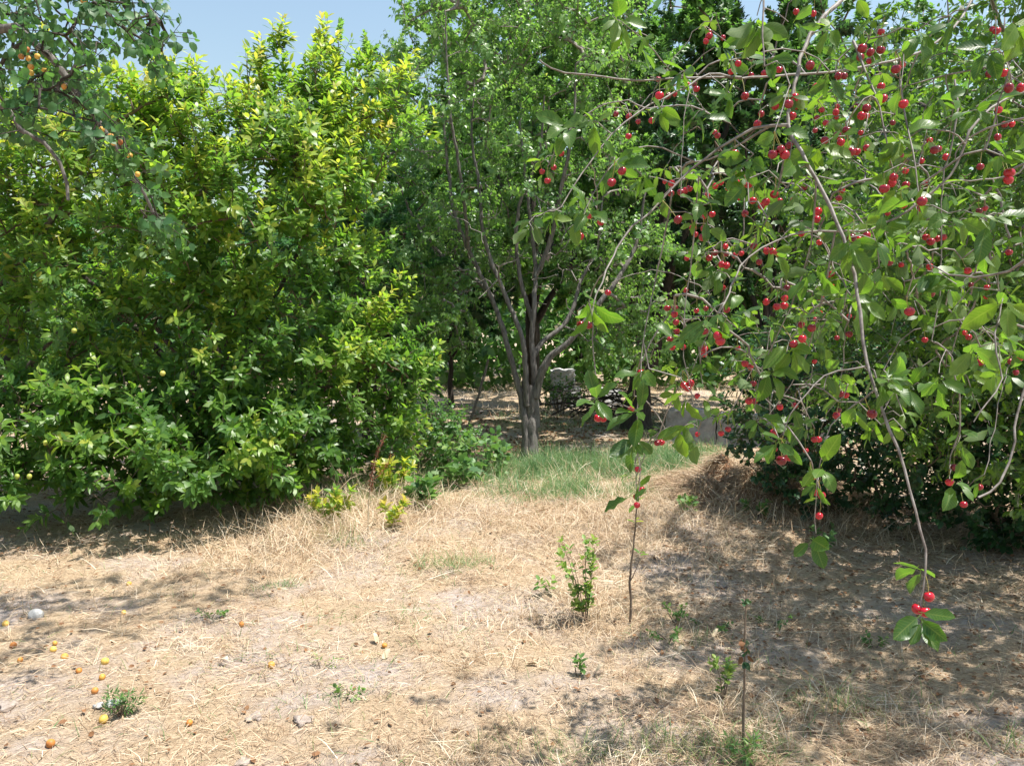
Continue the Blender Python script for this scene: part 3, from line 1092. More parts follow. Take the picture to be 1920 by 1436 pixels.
st = P(895, 720, 11.0)
v, f = tubes([(smooth_path([(-0.62, 11.0, 0), (-0.5, 11.0, .35), (-0.33, 11.05, .95)], .1, .006), 0.018)], 6)
o = obj("leaning_stick", new_mesh("leaning_stick", v, f), M['cherry_bark'])
tag(o, "thin grey stick leaning among weeds near the sunlit strip", "stick")

# ------------------------------------------------------------------ grey multi stemmed tree in the middle
CT = Tree("apricot_tree", "grey multi stemmed apricot tree standing in green grass at the clearing's far edge", "tree", G(992, 862))
cy0 = CT.base[1]


def c_(px, py, dy=0.0):
    return P(px, py, cy0 + dy)


CT.limb([CT.base - [0.0, 0, .12], c_(993, 830), c_(994, 790), c_(995, 755), c_(998, 722)], 0.094, 0.068, M['bark'], 'trunk', 14, 0.05, 0.004, 1.0, flare=0.3)
CT.limb([c_(1004, 800, .0), c_(1003, 735), c_(1001, 690), c_(996, 640), c_(1002, 570), c_(1004, 500, .1), c_(996, 420, .15), c_(985, 330, .2), c_(975, 230, .25)], 0.046, 0.011, M['bark'], 'limb', 10, 0.06, 0.004, 0.7)
CT.limb([c_(985, 850, -.05), c_(984, 800, -.06), c_(977, 745, -.06), c_(964, 700, -.05), c_(955, 660, -.05), c_(938, 600), c_(915, 545, .05), c_(880, 470, .1), c_(850, 390, .15), c_(838, 300, .2), c_(830, 200, .2)], 0.044, 0.011, M['bark'], 'limb', 9, 0.06, 0.004, 0.7)
CT.limb([c_(988, 760, -.07), c_(985, 700, -.1), c_(980, 640, -.1), c_(950, 560, -.05), c_(925, 500), c_(905, 430), c_(898, 350, .05), c_(885, 250, .1), c_(890, 150, .1)], 0.034, 0.009, M['bark'], 'limb', 8, 0.06, 0.004, 0.8)
CT.limb([c_(1004, 745, -.03), c_(1013, 705, -.06), c_(1030, 672, -.08), c_(1058, 648, -.1), c_(1085, 618, -.1), c_(1118, 575, -.08), c_(1160, 520), c_(1195, 450, .1), c_(1210, 360, .1)], 0.046, 0.011, M['bark'], 'limb', 9, 0.06, 0.004, 0.8)
CT.limb([c_(1000, 668, .05), c_(1018, 640, .1), c_(1046, 620, .15), c_(1070, 588, .2), c_(1088, 530, .3), c_(1120, 460, .4), c_(1130, 370, .5)], 0.032, 0.009, M['bark'], 'limb', 8, 0.06, 0.004, 0.8)
CT.limb([c_(998, 600, .05), c_(985, 560, .1), c_(975, 520, .1), c_(968, 460, .15), c_(975, 380, .15), c_(1010, 290, .1), c_(1020, 180)], 0.028, 0.008, M['bark'], 'limb', 8, 0.06, 0.004)
CT.limb([c_(1003, 520, .1), c_(1022, 480, .05), c_(1040, 420, 0), c_(1055, 340, -.1), c_(1075, 240, -.15), c_(1080, 120, -.2)], 0.03, 0.008, M['bark'], 'limb', 7, 0.06, 0.004)
CT.limb([c_(925, 560, .05), c_(900, 530, .2), c_(870, 510, .4), c_(820, 470, .5), c_(770, 400, .6), c_(735, 300, .6)], 0.03, 0.008, M['bark'], 'limb', 7, 0.06, 0.004)
CT.limb([c_(880, 470, .1), c_(872, 400, -.1), c_(862, 320, -.2), c_(845, 220, -.3), c_(838, 120, -.3), c_(835, 20, -.3)], 0.022, 0.006, M['bark'], 'limb', 7, 0.06, 0.004)
main_n = CT.n
ctips = np.vstack([in_ellipsoid((0.0, 9.1, 3.75), (1.6, 1.4, 1.75), 350, 3.0),
                   in_ellipsoid((-0.85, 9.1, 2.2), (0.8, 0.8, 0.6), 80, 3.0),
                   in_ellipsoid((1.2, 9.2, 2.3), (0.7, 0.8, 0.65), 65, 3.0),
                   in_ellipsoid((-0.8, 8.6, 1.5), (0.5, 0.4, 0.4), 44, 3.0),
                   in_ellipsoid((1.3, 8.9, 1.4), (0.6, 0.5, 0.45), 50, 3.0),
                   in_ellipsoid((0.0, 9.2, 5.1), (1.5, 1.3, 0.8), 100, 3.0)])
cch = CT.grow(ctips, up=0.35, step=0.16)
B, A, Ls = CT.chain_shoots(cch, 23, 0.25, up=0.35, out=0.15, rnd=0.5, tang=0.7, centre=np.array([0, 8.6, 2.4]), length=(0.12, 0.38))
CT.add_stems(B, A, Ls, 0.0022)
shoots(CT.L, B, A, Ls, 11, 0.062, div=(1.35, 0.9), droop=0.8, upb=0.35, tint=rng.uniform(0.2, 0.75, len(B)), tint_tip=0.12)
# bare dead twigs low in the crown
dead = in_ellipsoid((0.05, 8.4, 2.15), (0.85, 0.7, 0.65), 90, 2.5)
CT.grow(dead, up=0.1, step=0.1, jit=0.035)
CT.finish(M['cherry_bark'], 'apricot', M['centre_leaf'], rtip=0.0035, rexp=0.42, n_parts=300, sides=5, rmax=0.022, cell=9, lite='round')

# ------------------------------------------------------------------ yellow green plum thicket
PT = Tree("plum_tree", "yellow green bushy plum tree with leaves down to the ground beside the clearing", "tree", (-2.9, 6.9, float(height(-2.9, 6.9))))
b0 = PT.base
PT.limb([b0 - [0, 0, .1], b0 + [0.05, 0, .5], b0 + [.1, .05, 1.1], b0 + [0.0, .1, 1.8], b0 + [.15, .1, 2.6]], 0.07, 0.014, M['dark_bark'], 'trunk', 9, 0.12, 0.01, 0.6, flare=0.3)
for e in ([[.05, 0, .6], [.5, .1, 1.2], [.9, .1, 1.9], [1.2, 0, 2.5], [1.3, 0, 3.0]], [[.05, 0, .35], [.6, -.4, .7], [1.1, -.6, .95], [1.5, -.5, 1.0]], [[0, 0, .4], [-.4, -.5, .7], [-.6, -1.0, .9], [-.5, -1.3, .8]],
          [[0, 0, .3], [.3, -.5, .5], [.6, -1.0, .55], [.9, -1.2, .45]], [[0, .05, 1.0], [-.7, .0, 1.8], [-1.2, -.1, 2.3], [-1.5, -.1, 2.7]], [[.1, .05, .2], [.9, .1, .5], [1.4, .1, .8], [1.65, .1, 1.2]], [[.1, 0, 1.2], [.3, -.5, 1.8], [.4, -.8, 2.3]]):
    PT.limb([b0 + np.array(q) for q in e], 0.032, 0.008, M['dark_bark'], 'limb', 8, .1, .006, 0.7)
PT.limb([P(-40, 560, 6.2), P(30, 500, 6.1), P(90, 420, 6.0), P(140, 350, 5.9), P(185, 260, 5.9)], 0.035, 0.012, M['bark'], 'limb')
ptips = np.vstack([in_ellipsoid((-2.75, 6.9, 1.95), (1.85, 1.6, 1.6), 380, 5.0),
                   in_ellipsoid((-1.65, 6.8, 3.05), (0.95, 0.85, 0.6), 130, 2.6),
                   in_ellipsoid((-2.6, 6.0, 2.3), (1.55, 0.7, 0.95), 330, 4.0),
                   in_ellipsoid((-2.6, 6.8, 3.15), (1.3, 0.9, 0.36), 100, 3.0),
                   in_ellipsoid((-1.6, 6.9, 3.6), (0.75, 0.6, 0.3), 30, 1.8),
                   in_ellipsoid((-2.95, 5.6, 0.62), (1.5, 0.75, 0.5), 300, 3.0),
                   in_ellipsoid((-2.3, 6.0, 1.0), (1.15, 0.6, 0.7), 170, 3.0),
                   in_ellipsoid((-1.35, 6.9, 0.9), (0.66, 0.6, 0.88), 160, 4.0),
                   in_ellipsoid((-1.95, 6.1, 0.5), (0.55, 0.5, 0.42), 90, 3.0),
                   in_ellipsoid((-3.9, 6.4, 2.8), (1.2, 1.1, 0.8), 110, 3.5),
                   in_ellipsoid((-4.5, 5.8, 1.2), (1.0, 0.9, 1.1), 110, 3.5)])
ptips = ptips[(ptips[:, 1] < 7.5) | (rng.random(len(ptips)) < 0.45)]
ptips[:, 2] = np.maximum(ptips[:, 2], 0.05 + 0.1 * rng.random(len(ptips)))
pch = PT.grow(ptips, up=0.05, step=0.14)
B, A, Ls = PT.chain_shoots(pch, 16.0, 0.05, up=0.55, out=0.55, rnd=0.35, tang=0.35, centre=np.array([-2.7, 7.2, 1.0]), length=(0.07, 0.24))
PT.add_stems(B, A, Ls, 0.002)
tint = 0.42 + 0.20 * np.clip((B[:, 2] - 1.2) / 2.2, -0.6, 1) + rng.normal(0, 0.09, len(B)) + 0.14 * wave(B[:, 0] * 2, B[:, 2] * 2, 1.3, 2)  # yellower with height: young growth plus the sunlit top put into the colour
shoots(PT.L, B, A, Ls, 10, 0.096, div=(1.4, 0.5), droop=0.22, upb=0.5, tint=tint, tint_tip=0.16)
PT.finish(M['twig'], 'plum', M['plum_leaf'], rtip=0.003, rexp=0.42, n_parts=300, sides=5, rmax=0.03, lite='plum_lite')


def ball_mesh(name, r, mat, dimple=0.25, seg=12, rings=9, squash=0.95, crease=0.0):
    V, Fq = [], []
    for i in range(rings + 1):
        th = math.pi * i / rings
        for k in range(seg):
            a = 2 * math.pi * k / seg
            rr = r * math.sin(th) * (1 - crease * math.exp(-((a - math.pi) / 0.35) ** 2))
            z = r * squash * math.cos(th) - dimple * r * math.exp(-(th / 0.45) ** 2)
            V.append((rr * math.cos(a), rr * math.sin(a), z))
    for i in range(rings):
        for k in range(seg):
            k2 = (k + 1) % seg
            Fq.append((i * seg + k, (i + 1) * seg + k, (i + 1) * seg + k2, i * seg + k2))
    me = new_mesh(name, np.array(V), np.array(Fq))
    me.materials.append(mat)
    return me


CHERRY = [ball_mesh("cherry", 0.0102, M['cherry'], 0.28, 14, 10, 0.93, c) for c in (0.0, 0.05)]
APRI = ball_mesh("apricot", 0.0185, M['apricot'], 0.12, 14, 10, 1.0, 0.09)
APRI_S = ball_mesh("small_apricot", 0.0115, M['apricot'], 0.12, 14, 10, 1.0, 0.09)
PLUM = ball_mesh("plum", 0.0165, M['plum'], 0.08, 12, 9, 1.08, 0.05)
_a = np.linspace(0, 1, 5)[:, None]
_p = np.hstack([0.06 * np.sin(_a * 3.1), 0 * _a, _a])
_v, _f = tubes([(_p, np.array([0.8, .7, .7, .8, 1.5]) * 0.0011 * 26)], 5)
_v[:, :2] = np.repeat(_p[:, :2], 5, 0) + (_v[:, :2] - np.repeat(_p[:, :2], 5, 0))
STALK = new_mesh("stalk", _v, _f)
STALK.materials.append(M['stalk'])


def hang_fruit(root, base, name, me, top, pos, rad, stalk=True):
    """a fruit at pos hanging from the point top; its stalk is a child"""
    o = bpy.data.objects.new(name, me)
    COL.objects.link(o)
    o.parent = root
    o.matrix_parent_inverse = Matrix.Translation(-Vector([float(q) for q in base]))
    dv = Vector([float(q) for q in (top - pos)])
    q = dv.to_track_quat('Z', 'Y')
    o.matrix_basis = Matrix.Translation(Vector([float(c) for c in pos])) @ q.to_matrix().to_4x4() @ Matrix.Rotation(random.uniform(0, 6.28), 4, 'Z') @ Matrix.Diagonal((random.uniform(.84, 1.1), random.uniform(.84, 1.1), 1, 1))
    if stalk:
        s = bpy.data.objects.new("stalk", STALK)
        COL.objects.link(s)
        s.parent = o
        ln = dv.length - rad * 0.68
        s.matrix_basis = Matrix.Translation((0, 0, rad * 0.68)) @ Matrix.Diagonal((0.036, 0.036, ln, 1))
    return o


for (px, py, Y) in [(271, 545, 5.6), (139, 620, 5.3), (305, 700, 5.2), (32, 893, 5.0), (55, 893, 5.0), (440, 690, 5.6), (480, 780, 5.6), (245, 300, 5.6), (85, 830, 5.0)]:
    p = P(px, py, Y - 0.1)
    hang_fruit(PT.root, PT.base, "plum", PLUM, p + [0.004, 0.0, 0.03], p, 0.0165)

# ------------------------------------------------------------------ near apricot branches, upper left
AT = Tree("apricot_tree", "near apricot tree with round drooping leaves and orange fruit hanging in from the corner", "tree", (-3.7, 3.3, float(height(-3.7, 3.3))))
a0 = AT.base
AT.limb([a0 - [0, 0, .1], a0 + [0.05, 0, .7], a0 + [.1, .1, 1.4], a0 + [.0, .1, 2.2], a0 + [.1, .0, 3.2]], 0.12, 0.05, M['bark'], 'trunk', 10, 0.12, 0.01, flare=0.3)
AT.limb([a0 + [.1, .1, 1.5], a0 + [.5, .1, 2.1], P(-40, 60, 3.4), P(90, 110, 3.4), P(170, 210, 3.4), P(235, 300, 3.45), P(290, 400, 3.5)], 0.045, 0.006, M['bark'], 'limb', 8, 0.08, 0.006)
AT.limb([a0 + [.05, .1, 1.9], a0 + [.5, .2, 2.7], P(30, -60, 3.6), P(160, -50, 3.6), P(260, 0, 3.7), P(320, 70, 3.7)], 0.04, 0.006, M['bark'], 'limb', 8, 0.08, 0.006)
AT.limb([a0 + [.05, .1, 1.3], a0 + [.5, .0, 1.9], P(-60, 200, 3.3), P(40, 240, 3.3), P(110, 300, 3.3), P(130, 380, 3.3)], 0.03, 0.006, M['bark'], 'limb', 8, 0.08, 0.006)
AT.limb([a0 + [.05, .0, 2.2], a0 + [.4, .3, 3.1], a0 + [.9, .6, 3.6], a0 + [1.6, .9, 3.8]], 0.045, 0.012, M['bark'], 'limb', 8, 0.08, 0.006)
AT.limb([a0 + [.0, .0, 2.0], a0 + [-.5, -.3, 2.8], a0 + [-.9, -.6, 3.4]], 0.045, 0.012, M['bark'], 'limb', 8, 0.08, 0.006)
AT.limb([a0 + [.1, .0, 2.9], (-2.5, 3.4, 4.0), (-1.4, 3.6, 4.4), (-.4, 3.7, 4.4)], 0.045, 0.012, M['bark'], 'limb', 8, 0.1, 0.008)  # unseen limb above the view, added to carry the shading crown
tips = []
for (px, py, n, s) in [(30, 30, 26, 70), (120, 60, 24, 60), (220, 30, 16, 45), (290, 40, 9, 30), (60, 150, 24, 60), (140, 180, 18, 40), (200, 250, 16, 35), (40, 270, 22, 60), (120, 320, 14, 45), (240, 330, 12, 25), (290, 420, 8, 18), (30, 360, 10, 40), (300, 100, 5, 18), (0, 200, 16, 60)]:
    for _ in range(int(n * 1.15)):
        tips.append(P(px + rng.normal(0, s), py + rng.normal(0, s * .8), rng.uniform(3.0, 4.1)))
tips = np.array(tips)
q = project(tips)
tips = tips[(q[0] < 325) & (q[1] < 470) & ~((q[1] > 260) & (q[0] < 150)) & ~((q[1] > 330) & (q[0] < 240)) & ~((q[0] > 250) & (q[1] > 130) & (q[1] < 290))]
tips = np.vstack([tips, in_ellipsoid((-3.3, 3.6, 3.6), (1.7, 1.3, 0.8), 150, 2.5), in_ellipsoid((-3.7, 4.3, 3.0), (0.8, 0.9, 1.0), 60, 2.5), in_ellipsoid((-0.45, 3.75, 4.3), (0.8, 0.6, 0.35), 110, 2.5)])  # unseen outer crown, added to shade the ground below at left
ach = AT.grow(tips, up=0.1, step=0.1)
B, A, Ls = AT.chain_shoots(ach, 12.0, 0.2, up=-0.25, out=0.2, rnd=0.5, tang=0.6, centre=a0 + [0, 0, 2], length=(0.05, 0.16))
AT.add_stems(B, A, Ls, 0.0016)
shoots(AT.L, B, A, Ls, 5, 0.044, div=(1.3, 0.7), droop=0.65, upb=0.2, tint=rng.uniform(0.1, 0.7, len(B)), tint_tip=0.1)
AT.finish(M['dark_bark'], 'apricot', M['apricot_leaf'], rtip=0.0022, rexp=0.42, n_parts=300, sides=5, rmax=0.014, lite='apricot_lite')
for (px, py) in [(53, 110), (40, 107), (58, 126), (58, 137), (82, 130), (120, 163), (157, 4), (191, 243), (208, 256), (213, 268), (226, 267), (243, 292), (248, 304), (258, 327), (70, 106), (50, 93)]:
    p = P(px, py, 3.15 + rng.uniform(-.06, .06))
    hang_fruit(AT.root, AT.base, "apricot", APRI_S, p + [rng.normal(0, .006), 0, 0.026], p, 0.0115)

# ------------------------------------------------------------------ cherry tree
CH = Tree("cherry_tree", "cherry tree hung with red fruit, its long twigs drooping into the clearing", "tree", (3.75, 5.3, float(height(3.75, 5.3))))
h0 = CH.base
cbk = M['cherry_bark']
CH.limb([h0 - [0, 0, .1], h0 + [-.05, 0, .5], h0 + [-.1, -.1, 1.1], h0 + [-.15, -.2, 1.8], h0 + [-.2, -.2, 2.6]], 0.11, 0.045, M['dark_bark'], 'trunk', 10, 0.12, 0.01, flare=0.3)
# scaffold limbs reaching from the trunk over the clearing
ARCH = h0 + np.array([-.15, -.2, 1.8])
S1 = [ARCH, (2.4, 3.6, 2.75), (1.9, 2.8, 2.8), P(1700, -120, 2.2), P(1600, -20, 2.0), P(1545, 30, 1.92)]
S2 = [ARCH + [0, 0, .4], (2.3, 3.9, 3.0), (1.8, 3.0, 2.85), P(1780, 60, 2.4), P(1640, 122, 2.25), P(1475, 142, 2.15), P(1390, 146, 2.1), P(1290, 146, 2.05), P(1190, 151, 2.0), P(1100, 142, 1.98), P(1030, 128, 1.95), P(1010, 112, 1.95)]
S3 = [ARCH + [0, 0, .1], (2.6, 3.2, 2.4), (2.1, 2.3, 2.3), P(1900, 180, 1.9), P(1780, 330, 1.85), P(1660, 420, 1.85), P(1566, 434, 1.8), P(1512, 434, 1.75), P(1453, 452, 1.7), P(1406, 481, 1.66), P(1380, 518, 1.63), P(1366, 551, 1.6), P(1348, 587, 1.58)]
S4 = [ARCH, (2.8, 3.6, 2.1), P(1960, 300, 2.6), P(1900, 330, 2.5), P(1800, 340, 2.45), P(1700, 360, 2.4)]
BR = [
    (S1, .03, .006), (S2, .026, .0022), (S3, .022, .0020), (S4, .022, .002),
    ([P(1545, 30, 1.92), P(1510, 85, 1.88), P(1490, 160, 1.83), P(1478, 235, 1.78), P(1500, 285, 1.74), P(1530, 335, 1.7), P(1558, 390, 1.66), P(1580, 445, 1.62), P(1600, 515, 1.58), P(1614, 590, 1.54), P(1626, 680, 1.5), P(1641, 730, 1.47), P(1668, 805, 1.44), P(1697, 880, 1.41), P(1718, 955, 1.38), P(1734, 1030, 1.36), P(1736, 1075, 1.35), P(1723, 1142, 1.34)], .0075, .0020),
    ([P(1478, 235, 1.78), P(1440, 236, 1.8), P(1377, 259, 1.82), P(1293, 321, 1.84), P(1242, 375, 1.82), P(1166, 449, 1.78), P(1150, 479, 1.75), P(1128, 530, 1.7), P(1114, 568, 1.68), P(1111, 612, 1.66), P(1114, 660, 1.65), P(1116, 745, 1.64)], .005, .0013),
    ([P(1390, 146, 2.1), P(1330, 140, 2.05), P(1286, 164, 2.0), P(1220, 197, 1.95), P(1147, 252, 1.9), P(1089, 328, 1.85), P(1052, 387, 1.82), P(1030, 398, 1.8), P(1005, 408, 1.78)], .0045, .0013),
    ([P(1446, 236, 1.8), P(1330, 300, 1.95), P(1286, 298, 1.95), P(1242, 277, 1.9), P(1191, 277, 1.88), P(1155, 303, 1.85), P(1121, 347, 1.82), P(1098, 394, 1.8), P(1085, 430, 1.8)], .0038, .0012),
    ([P(1290, 146, 2.05), P(1255, 130, 2.0), P(1225, 95, 1.95), P(1190, 60, 1.92), P(1165, 42, 1.9), P(1150, 30, 1.9)], .003, .0011),
    ([P(1432, -30, 1.8), P(1430, 15, 1.78), P(1430, 70, 1.76), P(1433, 125, 1.75)], .0035, .002),
    ([P(1294, 165, 1.95), P(1285, 220, 1.92), P(1279, 300, 1.9), P(1276, 370, 1.88)], .0018, .0010),
    ([P(1626, 686, 1.5), P(1590, 692, 1.5), P(1548, 704, 1.5), P(1512, 737, 1.49), P(1482, 777, 1.48), P(1468, 814, 1.48)], .0026, .0012),
    ([P(1600, 78, 1.95), P(1617, 124, 1.9), P(1639, 175, 1.86), P(1657, 237, 1.82), P(1668, 300, 1.8)], .0052, .0020),
    ([P(1687, 150, 1.8), P(1698, 226, 1.75), P(1709, 284, 1.7), P(1719, 350, 1.66), P(1722, 385, 1.65)], .0036, .0014),
    ([P(1790, 150, 2.0), P(1795, 220, 1.95), P(1780, 290, 1.95), P(1766, 350, 1.95), P(1764, 480, 1.92), P(1760, 560, 1.9), P(1748, 640, 1.88)], .0036, .0014),
    ([P(1960, 470, 1.3), P(1890, 508, 1.35), P(1830, 518, 1.4), P(1780, 512, 1.45), P(1742, 495, 1.5)], .0036, .0014),
    ([P(1960, 215, 1.25), P(1900, 225, 1.3), P(1850, 240, 1.35), P(1800, 270, 1.4), P(1790, 300, 1.4)], .003, .0012),
    ([P(1940, 620, 1.6), P(1873, 600, 1.58), P(1868, 660, 1.55), P(1880, 711, 1.53), P(1851, 755, 1.5), P(1825, 792, 1.5)], .003, .0013),
    ([P(1930, 700, 1.5), P(1908, 777, 1.48), P(1902, 828, 1.46), P(1876, 905, 1.44), P(1836, 934, 1.42)], .0036, .0024),
    ([P(1470, 300, 1.85), P(1450, 380, 1.9), P(1410, 470, 1.95), P(1360, 560, 2.0), P(1320, 640, 2.05), P(1290, 720, 2.05)], .0034, .0012),
    ([P(1566, 434, 1.8), P(1550, 520, 1.82), P(1530, 600, 1.85), P(1500, 690, 1.9), P(1465, 745, 1.9), P(1440, 780, 1.9)], .0034, .0011),
    ([P(1260, 360, 1.84), P(1240, 470, 1.86), P(1222, 560, 1.85), P(1206, 640, 1.82), P(1201, 700, 1.8), P(1196, 770, 1.78), P(1194, 840, 1.77), P(1201, 880, 1.76), P(1196, 935, 1.76)], .0028, .0011),
    ([P(1310, 330, 1.9), P(1300, 450, 1.95), P(1290, 540, 1.95), P(1282, 640, 1.92), P(1300, 760, 1.9), P(1312, 830, 1.9)], .0028, .0011),
    ([P(1530, 335, 1.7), P(1520, 460, 1.75), P(1480, 580, 1.8), P(1425, 700, 1.85), P(1415, 790, 1.85)], .0030, .0011),
    ([P(1641, 730, 1.47), P(1600, 760, 1.5), P(1560, 800, 1.52), P(1540, 860, 1.52), P(1532, 940, 1.52), P(1528, 1000, 1.52)], .0022, .0010),
]
for (pts, r0, r1) in BR:
    CH.limb(pts, r0 * (1.0 if r0 > .02 else .78), r1 * .85, cbk, 'branch', 7, 0.035, 0.0014, power=0.3 if r0 > .02 else 0.8)
near_n = CH.n

# red fruit, read off the photograph: (zone origin, [x, y, size]) in 2.743x enlarged pixels
ZT = """748 62 36 838 72 34 300 165 30 300 187 36 285 213 36 372 195 22 450 328 36 413 370 34 45 492 44 88 493 40 124 484 30 188 434 26 222 434 26 235 459 34 515 388 34 585 378 36 660 360 36 485 495 40 820 338 48 855 451 48 966 392 40 995 392 40 1088 250 46 1078 296 40 1130 270 40 1183 258 44 1128 315 36 1262 357 48 1295 332 36 1185 165 36 1757 150 30 1780 160 40 1765 293 40 1742 380 46 1817 376 44 1843 454 54 1905 452 50 710 535 50 742 503 46 743 545 44 640 545 46 724 598 46 569 587 38 548 640 44 343 698 36 328 680 26 880 565 34 855 605 28 953 578 40 960 548 28 955 604 26 900 632 34 845 672 30 1058 546 36 1110 557 46 1085 597 46 1110 597 36 1195 508 44 1185 445 40 1300 535 50 1245 632 30 1010 672 48 960 697 44 978 732 46 895 722 44 1005 762 40 1030 782 48 1058 780 42 1110 760 38 1080 683 30 628 794 52 670 770 52 712 748 44 690 797 52 430 792 46 1460 772 46 1480 768 36 1520 808 40 1393 828 34 1435 722 34 1785 706 40 1790 566 40 1820 640 36 1858 638 36 1845 890 54 1840 925 54 1695 858 38 108 942 40 104 995 38 155 988 40 178 980 38 200 970 36 65 1068 38 72 935 26 332 958 34 362 940 32 398 968 32 437 938 40 436 970 38 505 950 40 480 955 30 290 1005 32 451 1018 32 525 1032 40 635 1000 46 592 1038 46 570 1060 40 663 1032 30 790 962 38 735 1032 40 485 1098 42 860 1088 46 855 1128 42 276 1112 34 316 1102 36 140 1130 46 215 1172 36 272 1175 38 230 1205 34 268 1220 46 330 1300 40 300 1327 38 432 1314 34 465 1303 32 388 1307 32 385 1268 32 365 1360 40 390 1366 40 596 1290 42 626 1295 44 655 1304 36 530 1266 38 558 1347 38 868 1247 32 775 1202 36 1035 1225 50 1070 1232 44 1110 1212 48 1108 1250 44 1250 912 48 1242 942 46 1202 970 50 1312 952 42 1415 942 34 1310 880 34 1280 800 44 1298 1052 46 1395 1036 54 1390 1068 48 1218 1096 32 968 1020 34 985 980 30 1690 1085 36 1720 1072 30 1415 1220 36 1440 1242 44 1475 1228 36 1505 1220 38 1225 1350 40 1290 1362 36 1843 1298 34 1435 1372 40 1630 1392 40 930 1408 36 185 1330 26"""
ZM = """85 213 36 125 213 36 122 245 40 130 285 38 134 332 36 100 374 36 110 415 34 165 412 36 275 330 44 345 355 54 358 382 54 275 422 40 275 450 34 180 122 32 235 226 30 283 215 32 345 105 38 368 106 36 390 220 40 448 417 30 485 498 40 512 515 36 170 608 42 205 600 42 190 625 40 240 665 36 528 600 34 505 690 42 535 690 40 665 722 38 742 712 36 632 852 40 398 835 34 362 857 32 690 162 40 648 205 44 685 200 42 700 110 40 595 180 42 870 156 40 868 237 30 847 270 28 775 298 40 828 315 46 735 397 46 780 370 48 795 395 30 688 475 32 842 487 30 1020 255 30 1063 266 38 1022 346 40 958 366 30 930 105 36 925 42 32 1440 138 46 1410 135 40 1332 230 52 1410 376 34 1615 340 30 1635 362 36 1730 107 32 1725 155 26 1645 92 32 1692 492 42 1748 458 46 1850 488 36 1900 470 36 1878 543 36 980 653 40 1005 660 36 1138 756 56 968 737 36 955 765 44 672 995 56 712 978 48 642 938 28 798 944 30 842 887 38 865 887 36 835 1074 46 880 1175 44 850 1160 42 866 1280 44 1560 1030 44 1538 1107 44 1693 1132 38 1610 1222 38 35 905 38 56 903 36 240 862 30"""
ZL = """1458 604 30 1522 587 34 1588 598 34 1636 626 30 1706 620 36 1586 701 34 1240 789 36 1202 862 32 1142 883 32 1170 930 34 1553 880 46 1500 938 48 1388 1108 40 1443 1142 42 1337 1215 46 1740 408 30"""
ZC = """1340 297 44 1382 299 46 1480 133 32 1650 543 38 1670 624 32 1600 733 36 1430 778 46 1456 779 46 1636 1041 36 1655 1145 38 1625 1183 32 1630 1225 36"""
cher = []
for org, s in (((1220, 0), ZT), ((1220, 500), ZM), ((600, 0), ZL), ((600, 500), ZC)):
    a = np.array([float(q) for q in s.split()]).reshape(-1, 3)
    for x, y, dpx in a:
        Y = np.clip(83.0 / dpx, 1.42, 3.0)
        cher.append(P(org[0] + x / 2.743, org[1] + y / 2.743, Y))
cher += [P(1742, 1118, 1.34), P(1720, 1141, 1.345), P(1735, 1147, 1.335)]
cher = np.array(cher)
nodes_c = []
pairs = []
for c in cher:
    best = None
    for k, nd in enumerate(nodes_c):
        dv = nd - c
        ds = np.linalg.norm(dv)
        if 0.022 < ds < 0.06 and dv[2] > 0.55 * ds:
            best = k
            break
    if best is None:
        A_ = CH.N[:near_n]
        dd = np.linalg.norm(A_ - (c + [0, 0, .035]), axis=1)
        j = int(np.argmin(dd))
        dv = A_[j] - c
        if dd[j] < 0.045 and dv[2] > 0.012:
            nodes_c.append(A_[j].copy())
        else:
            nodes_c.append(c + np.array([rng.normal(0, .008), rng.normal(0, .01), rng.uniform(.028, .045)]))
        best = len(nodes_c) - 1
    pairs.append((c, best))
nodes_c = np.array(nodes_c)
dmin = np.array([np.min(np.linalg.norm(CH.N[:near_n] - q, axis=1)) for q in nodes_c])
spur = CH.grow(nodes_c[dmin > 0.012], up=0.1, sag=0.5, step=0.03, jit=0.006)
for c, k in pairs:
    hang_fruit(CH.root, CH.base, "cherry", CHERRY[random.random() < .5], nodes_c[k], c, 0.0102)
